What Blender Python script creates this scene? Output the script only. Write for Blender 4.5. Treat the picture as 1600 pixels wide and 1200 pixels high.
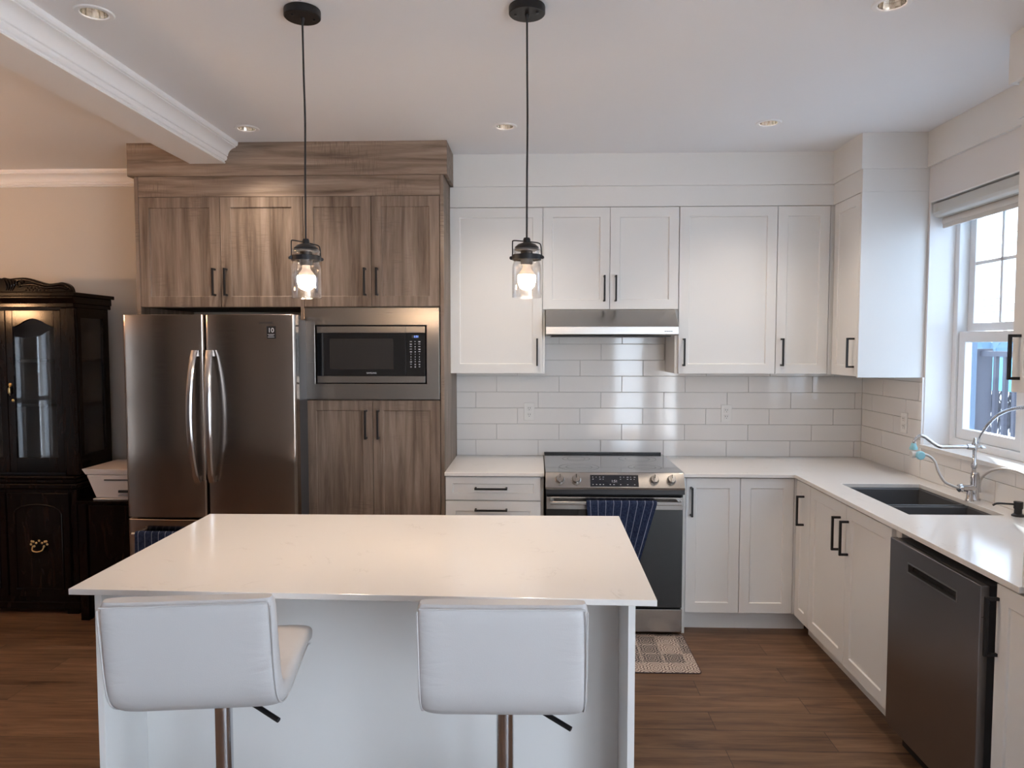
import bpy, bmesh, math, random
from mathutils import Matrix, Vector
R = math.radians
sc = bpy.context.scene
for o in list(bpy.data.objects):
    bpy.data.objects.remove(o, do_unlink=True)
C = bpy.data.collections.new('kitchen'); sc.collection.children.link(C)
random.seed(4)

# ---------------------------------------------------------------- camera
FPX, YAW, PITCH, CAMZ = 1122.8, 0.0337, -0.0547, 1.637
cam_d = bpy.data.cameras.new('camera'); cam = bpy.data.objects.new('camera', cam_d); C.objects.link(cam)
cam_d.sensor_width = 36; cam_d.lens = 36 * FPX / 1600; cam_d.clip_start = .05
cam.location = (0, 0, CAMZ); cam.rotation_euler = (math.pi / 2 + PITCH, 0, YAW)
sc.camera = cam

# ---------------------------------------------------------------- light
sc.view_settings.view_transform = 'Standard'; sc.view_settings.look = 'None'
sc.view_settings.gamma = 1; sc.view_settings.use_curve_mapping = False
sc.view_settings.exposure = 1.25
w = bpy.data.worlds.new('sky'); sc.world = w; w.use_nodes = True
bg = w.node_tree.nodes['Background']; bg.inputs[0].default_value = (.74, .86, 1, 1); bg.inputs[1].default_value = 4.9
sun_d = bpy.data.lights.new('sun', 'SUN'); sun_d.energy = 9; sun_d.angle = R(.6); sun_d.color = (1, .95, .88)
sun = bpy.data.objects.new('sun', sun_d); C.objects.link(sun)
sun.rotation_euler = Vector((-.42, -1, -.62)).to_track_quat('-Z', 'Y').to_euler()

def area(name, loc, rot, sx, sy, power, col, portal=False):
    d = bpy.data.lights.new(name, 'AREA'); d.shape = 'RECTANGLE'; d.size = sx; d.size_y = sy
    d.energy = power; d.color = col
    if portal: d.cycles.is_portal = True
    o = bpy.data.objects.new(name, d); C.objects.link(o); o.location = loc; o.rotation_euler = rot
    return o
# portals: daylight enters through the kitchen window, and through unseen openings added behind and beside the camera
area('sky_portal_kitchen', (2.36, 3.357, 1.74), (0, R(90), 0), 1.3, 1.16, 1, (1, 1, 1), True)
area('sky_portal_garden', (1.65, -3.66, 1.15), (R(-90), 0, 0), .7, 2.2, 1, (1, 1, 1), True)
area('sky_portal_patio', (2.36, -1.57, 1.15), (0, R(90), 0), 2.2, 2.9, 1, (1, 1, 1), True)
area('sky_portal_dining', (-6.68, -.61, 1.05), (0, R(-90), 0), 1.9, .75, 1, (1, 1, 1), True)

# ---------------------------------------------------------------- materials
MAT = {}
def mat(name, col, rough=.5, metal=0, spec=.5, **k):
    m = bpy.data.materials.new(name); m.use_nodes = True
    b = m.node_tree.nodes['Principled BSDF']
    b.inputs['Base Color'].default_value = (*col, 1); b.inputs['Roughness'].default_value = rough
    b.inputs['Metallic'].default_value = metal; b.inputs['Specular IOR Level'].default_value = spec
    if 'coat' in k: b.inputs['Coat Weight'].default_value = k['coat']; b.inputs['Coat Roughness'].default_value = .05
    if 'emit' in k:
        b.inputs['Emission Color'].default_value = (*k['emit'], 1); b.inputs['Emission Strength'].default_value = k['es']
    MAT[name] = m
    return m, m.node_tree, b
def nd(t, typ, **k):
    n = t.nodes.new(typ)
    for a, v in k.items(): setattr(n, a, v)
    return n
def coords(t, scale, rnd=False):
    tc = nd(t, 'ShaderNodeTexCoord'); mp = nd(t, 'ShaderNodeMapping'); mp.inputs['Scale'].default_value = scale
    src = tc.outputs['Object']
    if rnd:
        oi = nd(t, 'ShaderNodeObjectInfo'); mu = nd(t, 'ShaderNodeMath', operation='MULTIPLY'); mu.inputs[1].default_value = 37
        t.links.new(oi.outputs['Random'], mu.inputs[0])
        ad = nd(t, 'ShaderNodeVectorMath', operation='ADD'); t.links.new(src, ad.inputs[0]); t.links.new(mu.outputs[0], ad.inputs[1])
        src = ad.outputs[0]
    t.links.new(src, mp.inputs[0]); return mp.outputs[0]
def noise(t, vec, scale, detail=4, rough=.5, dist=0):
    n = nd(t, 'ShaderNodeTexNoise'); t.links.new(vec, n.inputs['Vector'])
    n.inputs['Scale'].default_value = scale; n.inputs['Detail'].default_value = detail
    n.inputs['Roughness'].default_value = rough; n.inputs['Distortion'].default_value = dist
    return n.outputs['Fac']
def ramp(t, fac, stops):
    r = nd(t, 'ShaderNodeValToRGB'); e = r.color_ramp.elements
    while len(e) < len(stops): e.new(.5)
    for i, (p, c) in enumerate(stops): e[i].position = p; e[i].color = (*c, 1)
    t.links.new(fac, r.inputs[0]); return r.outputs[0]
def mix(t, fac, a, b, mode='MIX'):
    m = nd(t, 'ShaderNodeMix', data_type='RGBA', blend_type=mode)
    for s, v in ((0, fac), (6, a), (7, b)):
        if hasattr(v, 'links'): t.links.new(v, m.inputs[s])
        elif isinstance(v, tuple): m.inputs[s].default_value = (*v, 1)
        else: m.inputs[s].default_value = v
    return m.outputs[2]
def bump(t, b, h, strength=.2, dist=.002):
    n = nd(t, 'ShaderNodeBump'); n.inputs['Strength'].default_value = strength; n.inputs['Distance'].default_value = dist
    t.links.new(h, n.inputs['Height']); t.links.new(n.outputs[0], b.inputs['Normal'])
def mth(t, op, a, b=None):
    n = nd(t, 'ShaderNodeMath', operation=op)
    for i, v in enumerate((a, b)):
        if v is None: continue
        if hasattr(v, 'links'): t.links.new(v, n.inputs[i])
        else: n.inputs[i].default_value = v
    return n.outputs[0]

def plaster(name, col, rough=.85):
    m, t, b = mat(name, col, rough, spec=.3)
    bump(t, b, noise(t, coords(t, (1, 1, 1)), 140, 3), .08, .001)
plaster('ceiling_paint', (.85, .865, .90)); plaster('wall_paint', (.60, .565, .52)); plaster('room_paint', (.46, .41, .37)); plaster('header_paint', (.80, .80, .81))
mat('white_lacquer', (.79, .795, .79), .38); mat('trim_white', (.87, .88, .90), .5)
mat('vinyl_white', (.82, .84, .86), .35)
mat('gap_black', (.006, .006, .007), .7); mat('black_metal', (.012, .012, .014), .42, .3)
mat('black_plastic', (.012, .012, .014), .35); mat('black_glass', (.006, .007, .009), .06, coat=.5)
mat('oven_glass', (.012, .015, .016), .16, coat=.4)
mat('cooktop_glass', (.02, .02, .022), .12, coat=1)
mat('chrome', (.62, .63, .66), .1, 1); mat('mirror_cone', (.85, .83, .8), .12, 1)
mat('sink_grey', (.085, .088, .095), .42); mat('steel_rim', (.5, .5, .52), .3, 1)
mat('grout', (.66, .655, .64), .9); mat('outlet_white', (.82, .82, .8), .35); mat('slot_dark', (.05, .05, .05), .6)
mat('printer_white', (.62, .56, .53), .5); mat('brass', (.55, .42, .2), .3, 1)
mat('print_grey', (.55, .57, .6), .5); mat('display_blue', (.1, .2, .8), .5, emit=(.2, .35, 1), es=1.2)
mat('text_light', (.7, .72, .75), .5); mat('text_dark', (.05, .045, .045), .5)
mat('fridge_side', (.12, .125, .14), .42, .6)
mat('aqua_plastic', (.30, .62, .72), .35)
mat('hose_white', (.62, .6, .58), .4)
mat('blind_fabric', (.66, .65, .63), .8); mat('blind_steel', (.62, .62, .6), .35, .3)
mat('clear_tray', (.3, .32, .34), .3)
mat('bulb_base', (.75, .66, .58), .5)
mat('bulb_glow', (1, .8, .6), .4, emit=(1, .75, .53), es=148)
mat('spot_glow', (1, .9, .7), .4, emit=(1, .72, .42), es=9)
mat('added_lamp_glow', (1, .8, .6), .4, emit=(1, .56, .28), es=88)
mat('fence_paint', (.05, .048, .065), .6); mat('sash_reflection_grey', (.12, .17, .24), .5); mat('tarp', (.10, .34, .44), .5); mat('snow', (.62, .64, .66), .9)
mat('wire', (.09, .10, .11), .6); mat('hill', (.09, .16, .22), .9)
mat('added_dark', (.06, .05, .05), .9)

def hedge():
    m, t, b = mat('hedge_twigs', (.1, .1, .1), .95)
    t.links.new(ramp(t, noise(t, coords(t, (1, 1, 1)), 18, 6, .7), [(.35, (.02, .02, .025)), (.6, (.11, .10, .11)), (.75, (.2, .2, .22))]), b.inputs['Base Color'])
hedge()

def wood(name, scale, flake, k=.92):
    m, t, b = mat(name, (.2, .15, .12), .5, spec=.35)
    v = coords(t, scale, True)
    a = noise(t, v, 1.0, 7, .62, .35)
    base = ramp(t, a, [(p, tuple(k * c for c in q)) for p, q in ((.30, (.105, .071, .049)), (.45, (.195, .143, .109)), (.57, (.262, .198, .155)), (.72, (.345, .275, .225)))])
    v2 = coords(t, flake, True); f = noise(t, v2, 1.0, 2, .4)
    v3 = coords(t, (3.2, 3.2, 3.2), True); g = noise(t, v3, 1.0, 2)
    fl = mth(t, 'MULTIPLY', ramp(t, f, [(.5, (0, 0, 0)), (.62, (1, 1, 1))]), ramp(t, g, [(.56, (0, 0, 0)), (.68, (.55, .55, .55))]))
    t.links.new(mix(t, fl, base, (.13, .095, .075)), b.inputs['Base Color'])
    bump(t, b, a, .15, .001)
wood('oak_vertical', (26, 26, 1.6), (14, 14, 170)); wood('oak_horizontal', (1.6, 26, 26), (170, 14, 14), 1.1)

def floor_mat():
    m, t, b = mat('plank_floor', (.1, .06, .04), .42, spec=.4)
    br = nd(t, 'ShaderNodeTexBrick', offset=.37, offset_frequency=2); t.links.new(coords(t, (1, 1, 1)), br.inputs['Vector'])
    br.inputs['Color1'].default_value = (.2, .2, .2, 1); br.inputs['Color2'].default_value = (.8, .8, .8, 1); br.inputs['Mortar'].default_value = (0, 0, 0, 1)
    br.inputs['Scale'].default_value = 1; br.inputs['Brick Width'].default_value = 1.22; br.inputs['Row Height'].default_value = .15
    br.inputs['Mortar Size'].default_value = .0012; br.inputs['Mortar Smooth'].default_value = .1; br.inputs['Bias'].default_value = 0
    tc = coords(t, (1.3, 15, 1))
    ad = nd(t, 'ShaderNodeVectorMath', operation='MULTIPLY_ADD'); t.links.new(br.outputs['Color'], ad.inputs[0]); ad.inputs[1].default_value = (9, 9, 9); t.links.new(tc, ad.inputs[2])
    a = noise(t, ad.outputs[0], 1.6, 8, .66, .6)
    col = ramp(t, a, [(.3, (.062, .031, .017)), (.45, (.150, .080, .044)), (.6, (.225, .128, .073)), (.75, (.30, .185, .110))])
    col = mix(t, .28, col, mix(t, 1.0, col, br.outputs['Color'], 'MULTIPLY'))
    col = mix(t, br.outputs['Fac'], col, (.02, .013, .009))
    t.links.new(col, b.inputs['Base Color']); bump(t, b, a, .12, .001)
floor_mat()

def quartz(name, warm=False):
    m, t, b = mat(name, (.8, .79, .77), .13, spec=.5)
    v = coords(t, (1, 1, 1))
    a = noise(t, v, 3.2, 5, .6, 1.4)
    line = mth(t, 'ABSOLUTE', mth(t, 'SUBTRACT', a, .5))
    msk = noise(t, v, 7.5, 2)
    f = mth(t, 'MULTIPLY', ramp(t, line, [(0, (1, 1, 1)), (.012, (0, 0, 0))]), ramp(t, msk, [(.55, (0, 0, 0)), (.66, (.32, .32, .32))]))
    t.links.new(mix(t, f, (.80, .785, .765), (.5, .47, .45)), b.inputs['Base Color'])
quartz('quartz_top')

def tile_mat():
    m, t, b = mat('tile_glaze', (.84, .83, .815), .07, coat=.3)
    bump(t, b, noise(t, coords(t, (1, 1, 1)), 7, 2), .10, .004)
tile_mat()

def steel(name, col, rough, bx=(1, 1, 140), metal=1):
    m, t, b = mat(name, col, rough, metal)
    b.inputs['Anisotropic'].default_value = .75
    tg = nd(t, 'ShaderNodeTangent', direction_type='RADIAL', axis='Z'); t.links.new(tg.outputs[0], b.inputs['Tangent'])
    n = noise(t, coords(t, bx), 6, 3)
    mr = nd(t, 'ShaderNodeMapRange'); t.links.new(n, mr.inputs[0]); mr.inputs[3].default_value = rough - .04; mr.inputs[4].default_value = rough + .06
    t.links.new(mr.outputs[0], b.inputs['Roughness'])
steel('stainless', (.40, .385, .37), .24); steel('stainless_trim', (.26, .23, .205), .24); steel('stainless_dark', (.33, .28, .245), .15); steel('stainless_wash', (.30, .285, .29), .3, (140, 140, 1))

def leather():
    m, t, b = mat('white_leather', (.54, .535, .54), .42, spec=.4)
    v = coords(t, (1, 1, 1))
    n = noise(t, v, 380, 2); n2 = noise(t, coords(t, (5, 5, 16)), 1.2, 3, .5, .8)
    sp = nd(t, 'ShaderNodeSeparateXYZ'); t.links.new(v, sp.inputs[0])
    mr = nd(t, 'ShaderNodeMapRange', interpolation_type='SMOOTHSTEP'); t.links.new(mth(t, 'ABSOLUTE', sp.outputs[0]), mr.inputs[0]); mr.inputs[1].default_value = .09; mr.inputs[2].default_value = .19
    bump(t, b, mth(t, 'ADD', mth(t, 'MULTIPLY', n, .04), mth(t, 'MULTIPLY', n2, mr.outputs[0])), .45, .012)
leather()

def lacquer():
    m, t, b = mat('dark_lacquer', (.014, .008, .007), .13, spec=.17)
    a = noise(t, coords(t, (9, 9, 2), True), 2.2, 5, .6, 1.2)
    t.links.new(ramp(t, a, [(.35, (.002, .0012, .001)), (.7, (.012, .006, .004))]), b.inputs['Base Color'])
lacquer()
mat('dark_interior', (.010, .010, .012), .7)

def towel_mat():
    m, t, b = mat('navy_stripe_cloth', (.02, .03, .07), .95, spec=.1)
    tc = nd(t, 'ShaderNodeTexCoord'); sp = nd(t, 'ShaderNodeSeparateXYZ'); t.links.new(tc.outputs['UV'], sp.inputs[0])
    fr = mth(t, 'FRACT', mth(t, 'MULTIPLY', sp.outputs[0], 9.0))
    s = mth(t, 'LESS_THAN', mth(t, 'ABSOLUTE', mth(t, 'SUBTRACT', fr, .5)), .035)
    n = noise(t, coords(t, (1, 1, 1)), 90, 3)
    base = ramp(t, n, [(.3, (.012, .018, .045)), (.7, (.030, .042, .085))])
    t.links.new(mix(t, s, base, (.22, .25, .32)), b.inputs['Base Color'])
    bump(t, b, n, .5, .002)
towel_mat()

def mat_mat():
    m, t, b = mat('patchwork_vinyl', (.4, .33, .29), .55)
    tc = nd(t, 'ShaderNodeTexCoord'); sp = nd(t, 'ShaderNodeSeparateXYZ'); t.links.new(tc.outputs['Object'], sp.inputs[0])
    S = 1 / .112
    gx = mth(t, 'MULTIPLY', sp.outputs[0], S); gy = mth(t, 'MULTIPLY', sp.outputs[1], S)
    fx = mth(t, 'SUBTRACT', mth(t, 'FRACT', gx), .5); fy = mth(t, 'SUBTRACT', mth(t, 'FRACT', gy), .5)
    cx = mth(t, 'FLOOR', gx); cy = mth(t, 'FLOOR', gy)
    cb = nd(t, 'ShaderNodeCombineXYZ'); t.links.new(cx, cb.inputs[0]); t.links.new(cy, cb.inputs[1])
    wn = nd(t, 'ShaderNodeTexWhiteNoise', noise_dimensions='2D'); t.links.new(cb.outputs[0], wn.inputs['Vector'])
    rr = mth(t, 'SQRT', mth(t, 'ADD', mth(t, 'MULTIPLY', fx, fx), mth(t, 'MULTIPLY', fy, fy)))
    an = mth(t, 'ARCTAN2', fy, fx)
    pet = mth(t, 'MULTIPLY', mth(t, 'COSINE', mth(t, 'MULTIPLY', an, 8)), .5)
    k = mth(t, 'MULTIPLY', wn.outputs['Value'], 14)
    wv = mth(t, 'SINE', mth(t, 'ADD', mth(t, 'MULTIPLY', rr, 42), mth(t, 'ADD', mth(t, 'MULTIPLY', pet, 3.2), k)))
    pat = mth(t, 'GREATER_THAN', wv, .15)
    dark = mth(t, 'GREATER_THAN', wn.outputs['Value'], .58)
    c1 = mix(t, pat, (.60, .52, .46), (.16, .11, .10)); c2 = mix(t, pat, (.05, .038, .04), (.42, .36, .32))
    col = mix(t, dark, c1, c2)
    edge = mth(t, 'MAXIMUM', mth(t, 'ABSOLUTE', fx), mth(t, 'ABSOLUTE', fy))
    col = mix(t, mth(t, 'GREATER_THAN', edge, .475), col, (.45, .38, .33))
    t.links.new(col, b.inputs['Base Color'])
mat_mat(); mat('mat_edge', (.05, .03, .03), .7)

def thin_glass(name, tint, edge=.5, base=.04, gcol=(1, 1, 1)):
    m = bpy.data.materials.new(name); m.use_nodes = True; t = m.node_tree; t.nodes.clear()
    out = nd(t, 'ShaderNodeOutputMaterial'); tr = nd(t, 'ShaderNodeBsdfTransparent'); gl = nd(t, 'ShaderNodeBsdfGlossy')
    tr.inputs[0].default_value = (*tint, 1); gl.inputs['Roughness'].default_value = .02; gl.inputs[0].default_value = (*gcol, 1)
    lw = nd(t, 'ShaderNodeLayerWeight'); lw.inputs[0].default_value = .5
    p = mth(t, 'POWER', lw.outputs['Facing'], 4.0); f = mth(t, 'ADD', mth(t, 'MULTIPLY', p, edge), base)
    mx = nd(t, 'ShaderNodeMixShader'); t.links.new(f, mx.inputs[0]); t.links.new(tr.outputs[0], mx.inputs[1]); t.links.new(gl.outputs[0], mx.inputs[2])
    t.links.new(mx.outputs[0], out.inputs[0]); MAT[name] = m
thin_glass('window_glass', (.60, .64, .68)); thin_glass('cabinet_glass', (.75, .77, .8), .5, .035); thin_glass('jar_glass', (.94, .935, .93), .95, .06)

# ---------------------------------------------------------------- helpers
def tagset(o, label=None, cat=None, group=None, kind=None):
    if label: o['label'] = label
    if cat: o['category'] = cat
    if group: o['group'] = group
    if kind: o['kind'] = kind
    return o
def link(name, bm, m, parent=None, O=None, bevel=0, smooth=False, seg=2):
    """parts are built in world coordinates; O is the parent's location and is taken off"""
    if O is None and parent is not None: O = parent.location
    if O is not None: bmesh.ops.translate(bm, verts=bm.verts, vec=-Vector(O))
    bmesh.ops.recalc_face_normals(bm, faces=bm.faces)
    me = bpy.data.meshes.new(name); bm.to_mesh(me); bm.free()
    for x in (m if isinstance(m, (list, tuple)) else [m]): me.materials.append(MAT[x])
    if smooth:
        for p in me.polygons: p.use_smooth = True
        me.set_sharp_from_angle(angle=R(smooth if smooth > 1 else 40))
    o = bpy.data.objects.new(name, me); C.objects.link(o)
    if parent is not None: o.parent = parent
    if parent is None and O is not None: o.location = O
    if bevel:
        b = o.modifiers.new('bevel', 'BEVEL'); b.width = bevel; b.segments = seg; b.limit_method = 'ANGLE'; b.angle_limit = R(40)
    return o
def sub(name, bm, m, parent, root, **k):   # sub-part: parent's own local frame equals root's
    return link(name, bm, m, parent, O=root.location, **k)
def thing(name, label, cat, loc, group=None, rz=0):
    o = bpy.data.objects.new(name, None); o.empty_display_size = .1; C.objects.link(o); o.location = loc; o.rotation_euler = (0, 0, rz)
    return tagset(o, label, cat, group)
def box(bm, x0, x1, y0, y1, z0, z1, M=None, mi=0):
    vs = [bm.verts.new((x, y, z)) for x in (x0, x1) for y in (y0, y1) for z in (z0, z1)]
    if M is not None:
        for v in vs: v.co = M @ v.co
    for f in ((0, 1, 3, 2), (4, 6, 7, 5), (0, 4, 5, 1), (2, 3, 7, 6), (0, 2, 6, 4), (1, 5, 7, 3)):
        bm.faces.new([vs[i] for i in f]).material_index = mi
    return bm
def B(*a, **k): return box(bmesh.new(), *a, **k)
def lathe(bm, prof, c=(0, 0, 0), n=32, M=None):
    """profile [(r,z)] around the z axis"""
    rings = []
    for r, z in prof:
        if r < 1e-6: rings.append([bm.verts.new((0, 0, z))])
        else: rings.append([bm.verts.new((r * math.cos(2 * math.pi * i / n), r * math.sin(2 * math.pi * i / n), z)) for i in range(n)])
    for a, b in zip(rings, rings[1:]):
        for i in range(n):
            j = (i + 1) % n
            if len(a) == 1 and len(b) == 1: continue
            if len(a) == 1: bm.faces.new((a[0], b[j], b[i]))
            elif len(b) == 1: bm.faces.new((a[i], a[j], b[0]))
            else: bm.faces.new((a[i], a[j], b[j], b[i]))
    MM = Matrix.Translation(c) @ (M or Matrix())
    for r in rings:
        for v in r: v.co = MM @ v.co
    return bm
def catmull(p, n=6):
    p = [Vector(q) for q in p]; out = []
    for i in range(len(p) - 1):
        a, b, c, d = p[max(i - 1, 0)], p[i], p[i + 1], p[min(i + 2, len(p) - 1)]
        for k in range(n):
            t = k / n
            out.append(.5 * ((2 * b) + (c - a) * t + (2 * a - 5 * b + 4 * c - d) * t * t + (3 * b - a - 3 * c + d) * t ** 3))
    return out + [p[-1]]
def tube(bm, pts, r, n=10):
    pts = [Vector(p) for p in pts]; rings = []; up = None
    rr = r if isinstance(r, (list, tuple)) else [r] * len(pts)
    for i, p in enumerate(pts):
        d = (pts[min(i + 1, len(pts) - 1)] - pts[max(i - 1, 0)]).normalized()
        if up is None: up = d.orthogonal().normalized()
        up = (up - d * up.dot(d)).normalized(); s = d.cross(up)
        rings.append([bm.verts.new(p + (up * math.cos(2 * math.pi * k / n) + s * math.sin(2 * math.pi * k / n)) * rr[i]) for k in range(n)])
    for a, b in zip(rings, rings[1:]):
        for k in range(n): bm.faces.new((a[k], a[(k + 1) % n], b[(k + 1) % n], b[k]))
    bm.faces.new(rings[0][::-1]); bm.faces.new(rings[-1]); return bm
def prism(bm, poly, a0, a1, axis='x', mi=0):
    """closed 2-D polygon pulled along an axis; poly is (y,z), (x,z) or (x,y)"""
    def P(p, a): return {'x': (a, p[0], p[1]), 'y': (p[0], a, p[1]), 'z': (p[0], p[1], a)}[axis]
    A = [bm.verts.new(P(p, a0)) for p in poly]; D = [bm.verts.new(P(p, a1)) for p in poly]
    bm.faces.new(A).material_index = mi; bm.faces.new(D[::-1]).material_index = mi
    for i in range(len(poly)):
        j = (i + 1) % len(poly); bm.faces.new((A[i], D[i], D[j], A[j])).material_index = mi
    return bm
def cells(bm, us, vs, hole, d0, d1, axis):
    """a slab with rectangular openings. axis: thickness direction; u,v the other two in xyz order"""
    def P(u, v, d): return {'x': (d, u, v), 'y': (u, d, v), 'z': (u, v, d)}[axis]
    us = sorted(set(us)); vs = sorted(set(vs)); V = {}
    def g(i, j, d):
        k = (i, j, d)
        if k not in V: V[k] = bm.verts.new(P(us[i], vs[j], d))
        return V[k]
    nu, nv = len(us) - 1, len(vs) - 1
    fill = [[not hole((us[i] + us[i + 1]) / 2, (vs[j] + vs[j + 1]) / 2) for j in range(nv)] for i in range(nu)]
    F = lambda i, j: 0 <= i < nu and 0 <= j < nv and fill[i][j]
    for i in range(nu):
        for j in range(nv):
            if not F(i, j): continue
            for d in (d0, d1): bm.faces.new((g(i, j, d), g(i + 1, j, d), g(i + 1, j + 1, d), g(i, j + 1, d)))
            for di, dj, a, b in ((-1, 0, (i, j), (i, j + 1)), (1, 0, (i + 1, j), (i + 1, j + 1)), (0, -1, (i, j), (i + 1, j)), (0, 1, (i, j + 1), (i + 1, j + 1))):
                if not F(i + di, j + dj): bm.faces.new((g(*a, d0), g(*b, d0), g(*b, d1), g(*a, d1)))
    return bm
def TR(x, y, z, face='-y'):
    """a frame whose local -y is the face direction; local x runs to the viewer's right"""
    return Matrix.Translation((x, y, z)) @ (Matrix.Rotation(R(-90), 4, 'Z') if face == '-x' else Matrix())
def shaker(M, x0, x1, z0, z1, t=.019, stile=.057, rec=.007):
    bm = bmesh.new()
    o = [(x0, z0), (x1, z0), (x1, z1), (x0, z1)]; s = stile
    i1 = [(x0 + s, z0 + s), (x1 - s, z0 + s), (x1 - s, z1 - s), (x0 + s, z1 - s)]
    e = .0035; i2 = [(x0 + s + e, z0 + s + e), (x1 - s - e, z0 + s + e), (x1 - s - e, z1 - s - e), (x0 + s + e, z1 - s - e)]
    L = [[bm.verts.new((x, y, z)) for x, z in q] for q, y in ((o, t), (o, 0), (i1, 0), (i2, rec))]
    for a, b in zip(L, L[1:]):
        for k in range(4): bm.faces.new((a[k], a[(k + 1) % 4], b[(k + 1) % 4], b[k]))
    bm.faces.new(L[3]); bm.faces.new(L[0][::-1])
    for v in bm.verts: v.co = M @ v.co
    return bm
def pull(M, cx, cz, L=.165, vert=True, s=.0105, out=.032):
    bm = bmesh.new(); h = L / 2; q = s / 2
    if vert:
        box(bm, cx - q, cx + q, -out - s, -out, cz - h, cz + h, M)
        for e in (-1, 1):
            z = cz + e * (h - q); box(bm, cx - q, cx + q, -out, 0, z - q, z + q, M)
    else:
        box(bm, cx - h, cx + h, -out - s, -out, cz - q, cz + q, M)
        for e in (-1, 1):
            x = cx + e * (h - q); box(bm, x - q, x + q, -out, 0, cz - q, cz + q, M)
    return bm
def cabinet(label, M, w, h, d, doors, m='white_lacquer', face='-y', group=None, name='wall_cabinet', cat='cabinet', body=None, extra=None, front='door', body_mat=None):
    """doors: (x0,x1,z0,z1,handle or None); handle: (cx,cz,vertical)"""
    O = M.translation.copy(); t = thing(name, label, cat, O, group)
    bx = body or (0, w, 0, h)
    link('cabinet_body', B(bx[0], bx[1], .0205, d, bx[2], bx[3], M=M), body_mat or m, t, bevel=.0008)
    for dr in doors:
        x0, x1, z0, z1, hd = dr[:5]; nm = dr[5] if len(dr) > 5 else front
        st = .057 if (z1 - z0) > .2 else .04
        D = link(nm, shaker(M, x0 + .0015, x1 - .0015, z0 + .0015, z1 - .0015, stile=st), m, t, bevel=.0012)
        if hd: sub('handle', pull(M, hd[0], hd[1], L=hd[3] if len(hd) > 3 else .165, vert=hd[2]), 'black_metal', D, t, bevel=.001)
    return t
def text(s, size, loc, rot, m, parent, ext=.0004, name='lettering', align='CENTER'):
    c = bpy.data.curves.new(name, 'FONT'); c.body = s; c.size = size; c.extrude = ext; c.align_x = align; c.align_y = 'CENTER'
    c.materials.append(MAT[m]); o = bpy.data.objects.new(name, c); C.objects.link(o)
    me = bpy.data.meshes.new_from_object(o.evaluated_get(bpy.context.evaluated_depsgraph_get())); bpy.data.objects.remove(o)
    o = bpy.data.objects.new(name, me); C.objects.link(o)
    o.parent = parent; o.location = Vector(loc) - parent.location if parent else loc; o.rotation_euler = rot
    return o

# ================================================================ THE ROOM
ZC, YW, XR = 2.767, 4.683, 2.10
XL, YB = -6.5, -3.5
link('floor', B(XL, 2.4, YB, YW + .15, -.05, 0), 'plank_floor')['kind'] = 'structure'
LIGHTS = [(-1.509, 2.467), (-1.517, 3.78), (-.165, 3.79), (1.183, 3.776), (1.177, 2.49)]
us = [XL, 2.4]; vs = [YB, YW + .15]
for x, y in LIGHTS: us += [x - .044, x + .044]; vs += [y - .044, y + .044]
link('ceiling', cells(bmesh.new(), us, vs, lambda u, v: any(abs(u - x) < .044 and abs(v - y) < .044 for x, y in LIGHTS), ZC, ZC + .14, 'z'), 'ceiling_paint')['kind'] = 'structure'
link('wall_back', B(XL, 2.4, YW, YW + .15, 0, ZC), 'wall_paint')['kind'] = 'structure'
WY0, WY1, WZ0, WZ1 = 2.765, 3.952, 1.078, 2.398
link('wall_right', cells(bmesh.new(), [YB, -3.0, -.15, WY0, WY1, YW], [0, .06, WZ0, 2.2, WZ1, ZC], lambda u, v: (WY0 < u < WY1 and WZ0 < v < WZ1) or (-3.0 < u < -.15 and .06 < v < 2.2), XR, 2.332, 'x'), 'header_paint')['kind'] = 'structure'
link('wall_left', cells(bmesh.new(), [YB, -.93, -.70, -.44, -.29, YW], [0, .15, 1.95, ZC], lambda u, v: .15 < v < 1.95 and (-.93 < u < -.70 or -.44 < u < -.29), XL - .15, XL, 'x'), 'room_paint')['kind'] = 'structure'
link('wall_front', cells(bmesh.new(), [XL - .15, 1.35, 1.95, 2.4], [0, .06, 2.2, ZC], lambda u, v: 1.35 < u < 1.95 and .06 < v < 2.2, YB - .15, YB, 'y'), 'room_paint')['kind'] = 'structure'
# unseen patio and garden doors, added with their openings to let daylight in
pf = cells(bmesh.new(), [-3.0, -2.93, -1.61, -1.54, -.22, -.15], [.06, .14, 2.12, 2.2], lambda u, v: .14 < v < 2.12 and (-2.93 < u < -1.61 or -1.54 < u < -.22), 2.2, 2.28, 'x')
link('added_door_1', pf, 'vinyl_white')['kind'] = 'structure'
pf = cells(bmesh.new(), [1.35, 1.41, 1.89, 1.95], [.06, .14, 2.12, 2.2], lambda u, v: .14 < v < 2.12 and 1.41 < u < 1.89, YB - .12, YB - .04, 'y')
link('added_door_2', pf, 'vinyl_white')['kind'] = 'structure'
for k, (a, b) in enumerate(((-.93, -.70), (-.44, -.29))):  # unseen slit windows, added for the bright strips reflected in the china cabinet glass
    f = bmesh.new(); box(f, XL - .1, XL - .04, a, a + .012, .15, 1.95); box(f, XL - .1, XL - .04, b - .012, b, .15, 1.95); box(f, XL - .1, XL - .04, a, b, .9, .96)
    link('window_%d' % (k + 3), f, 'vinyl_white')['kind'] = 'structure'
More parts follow.
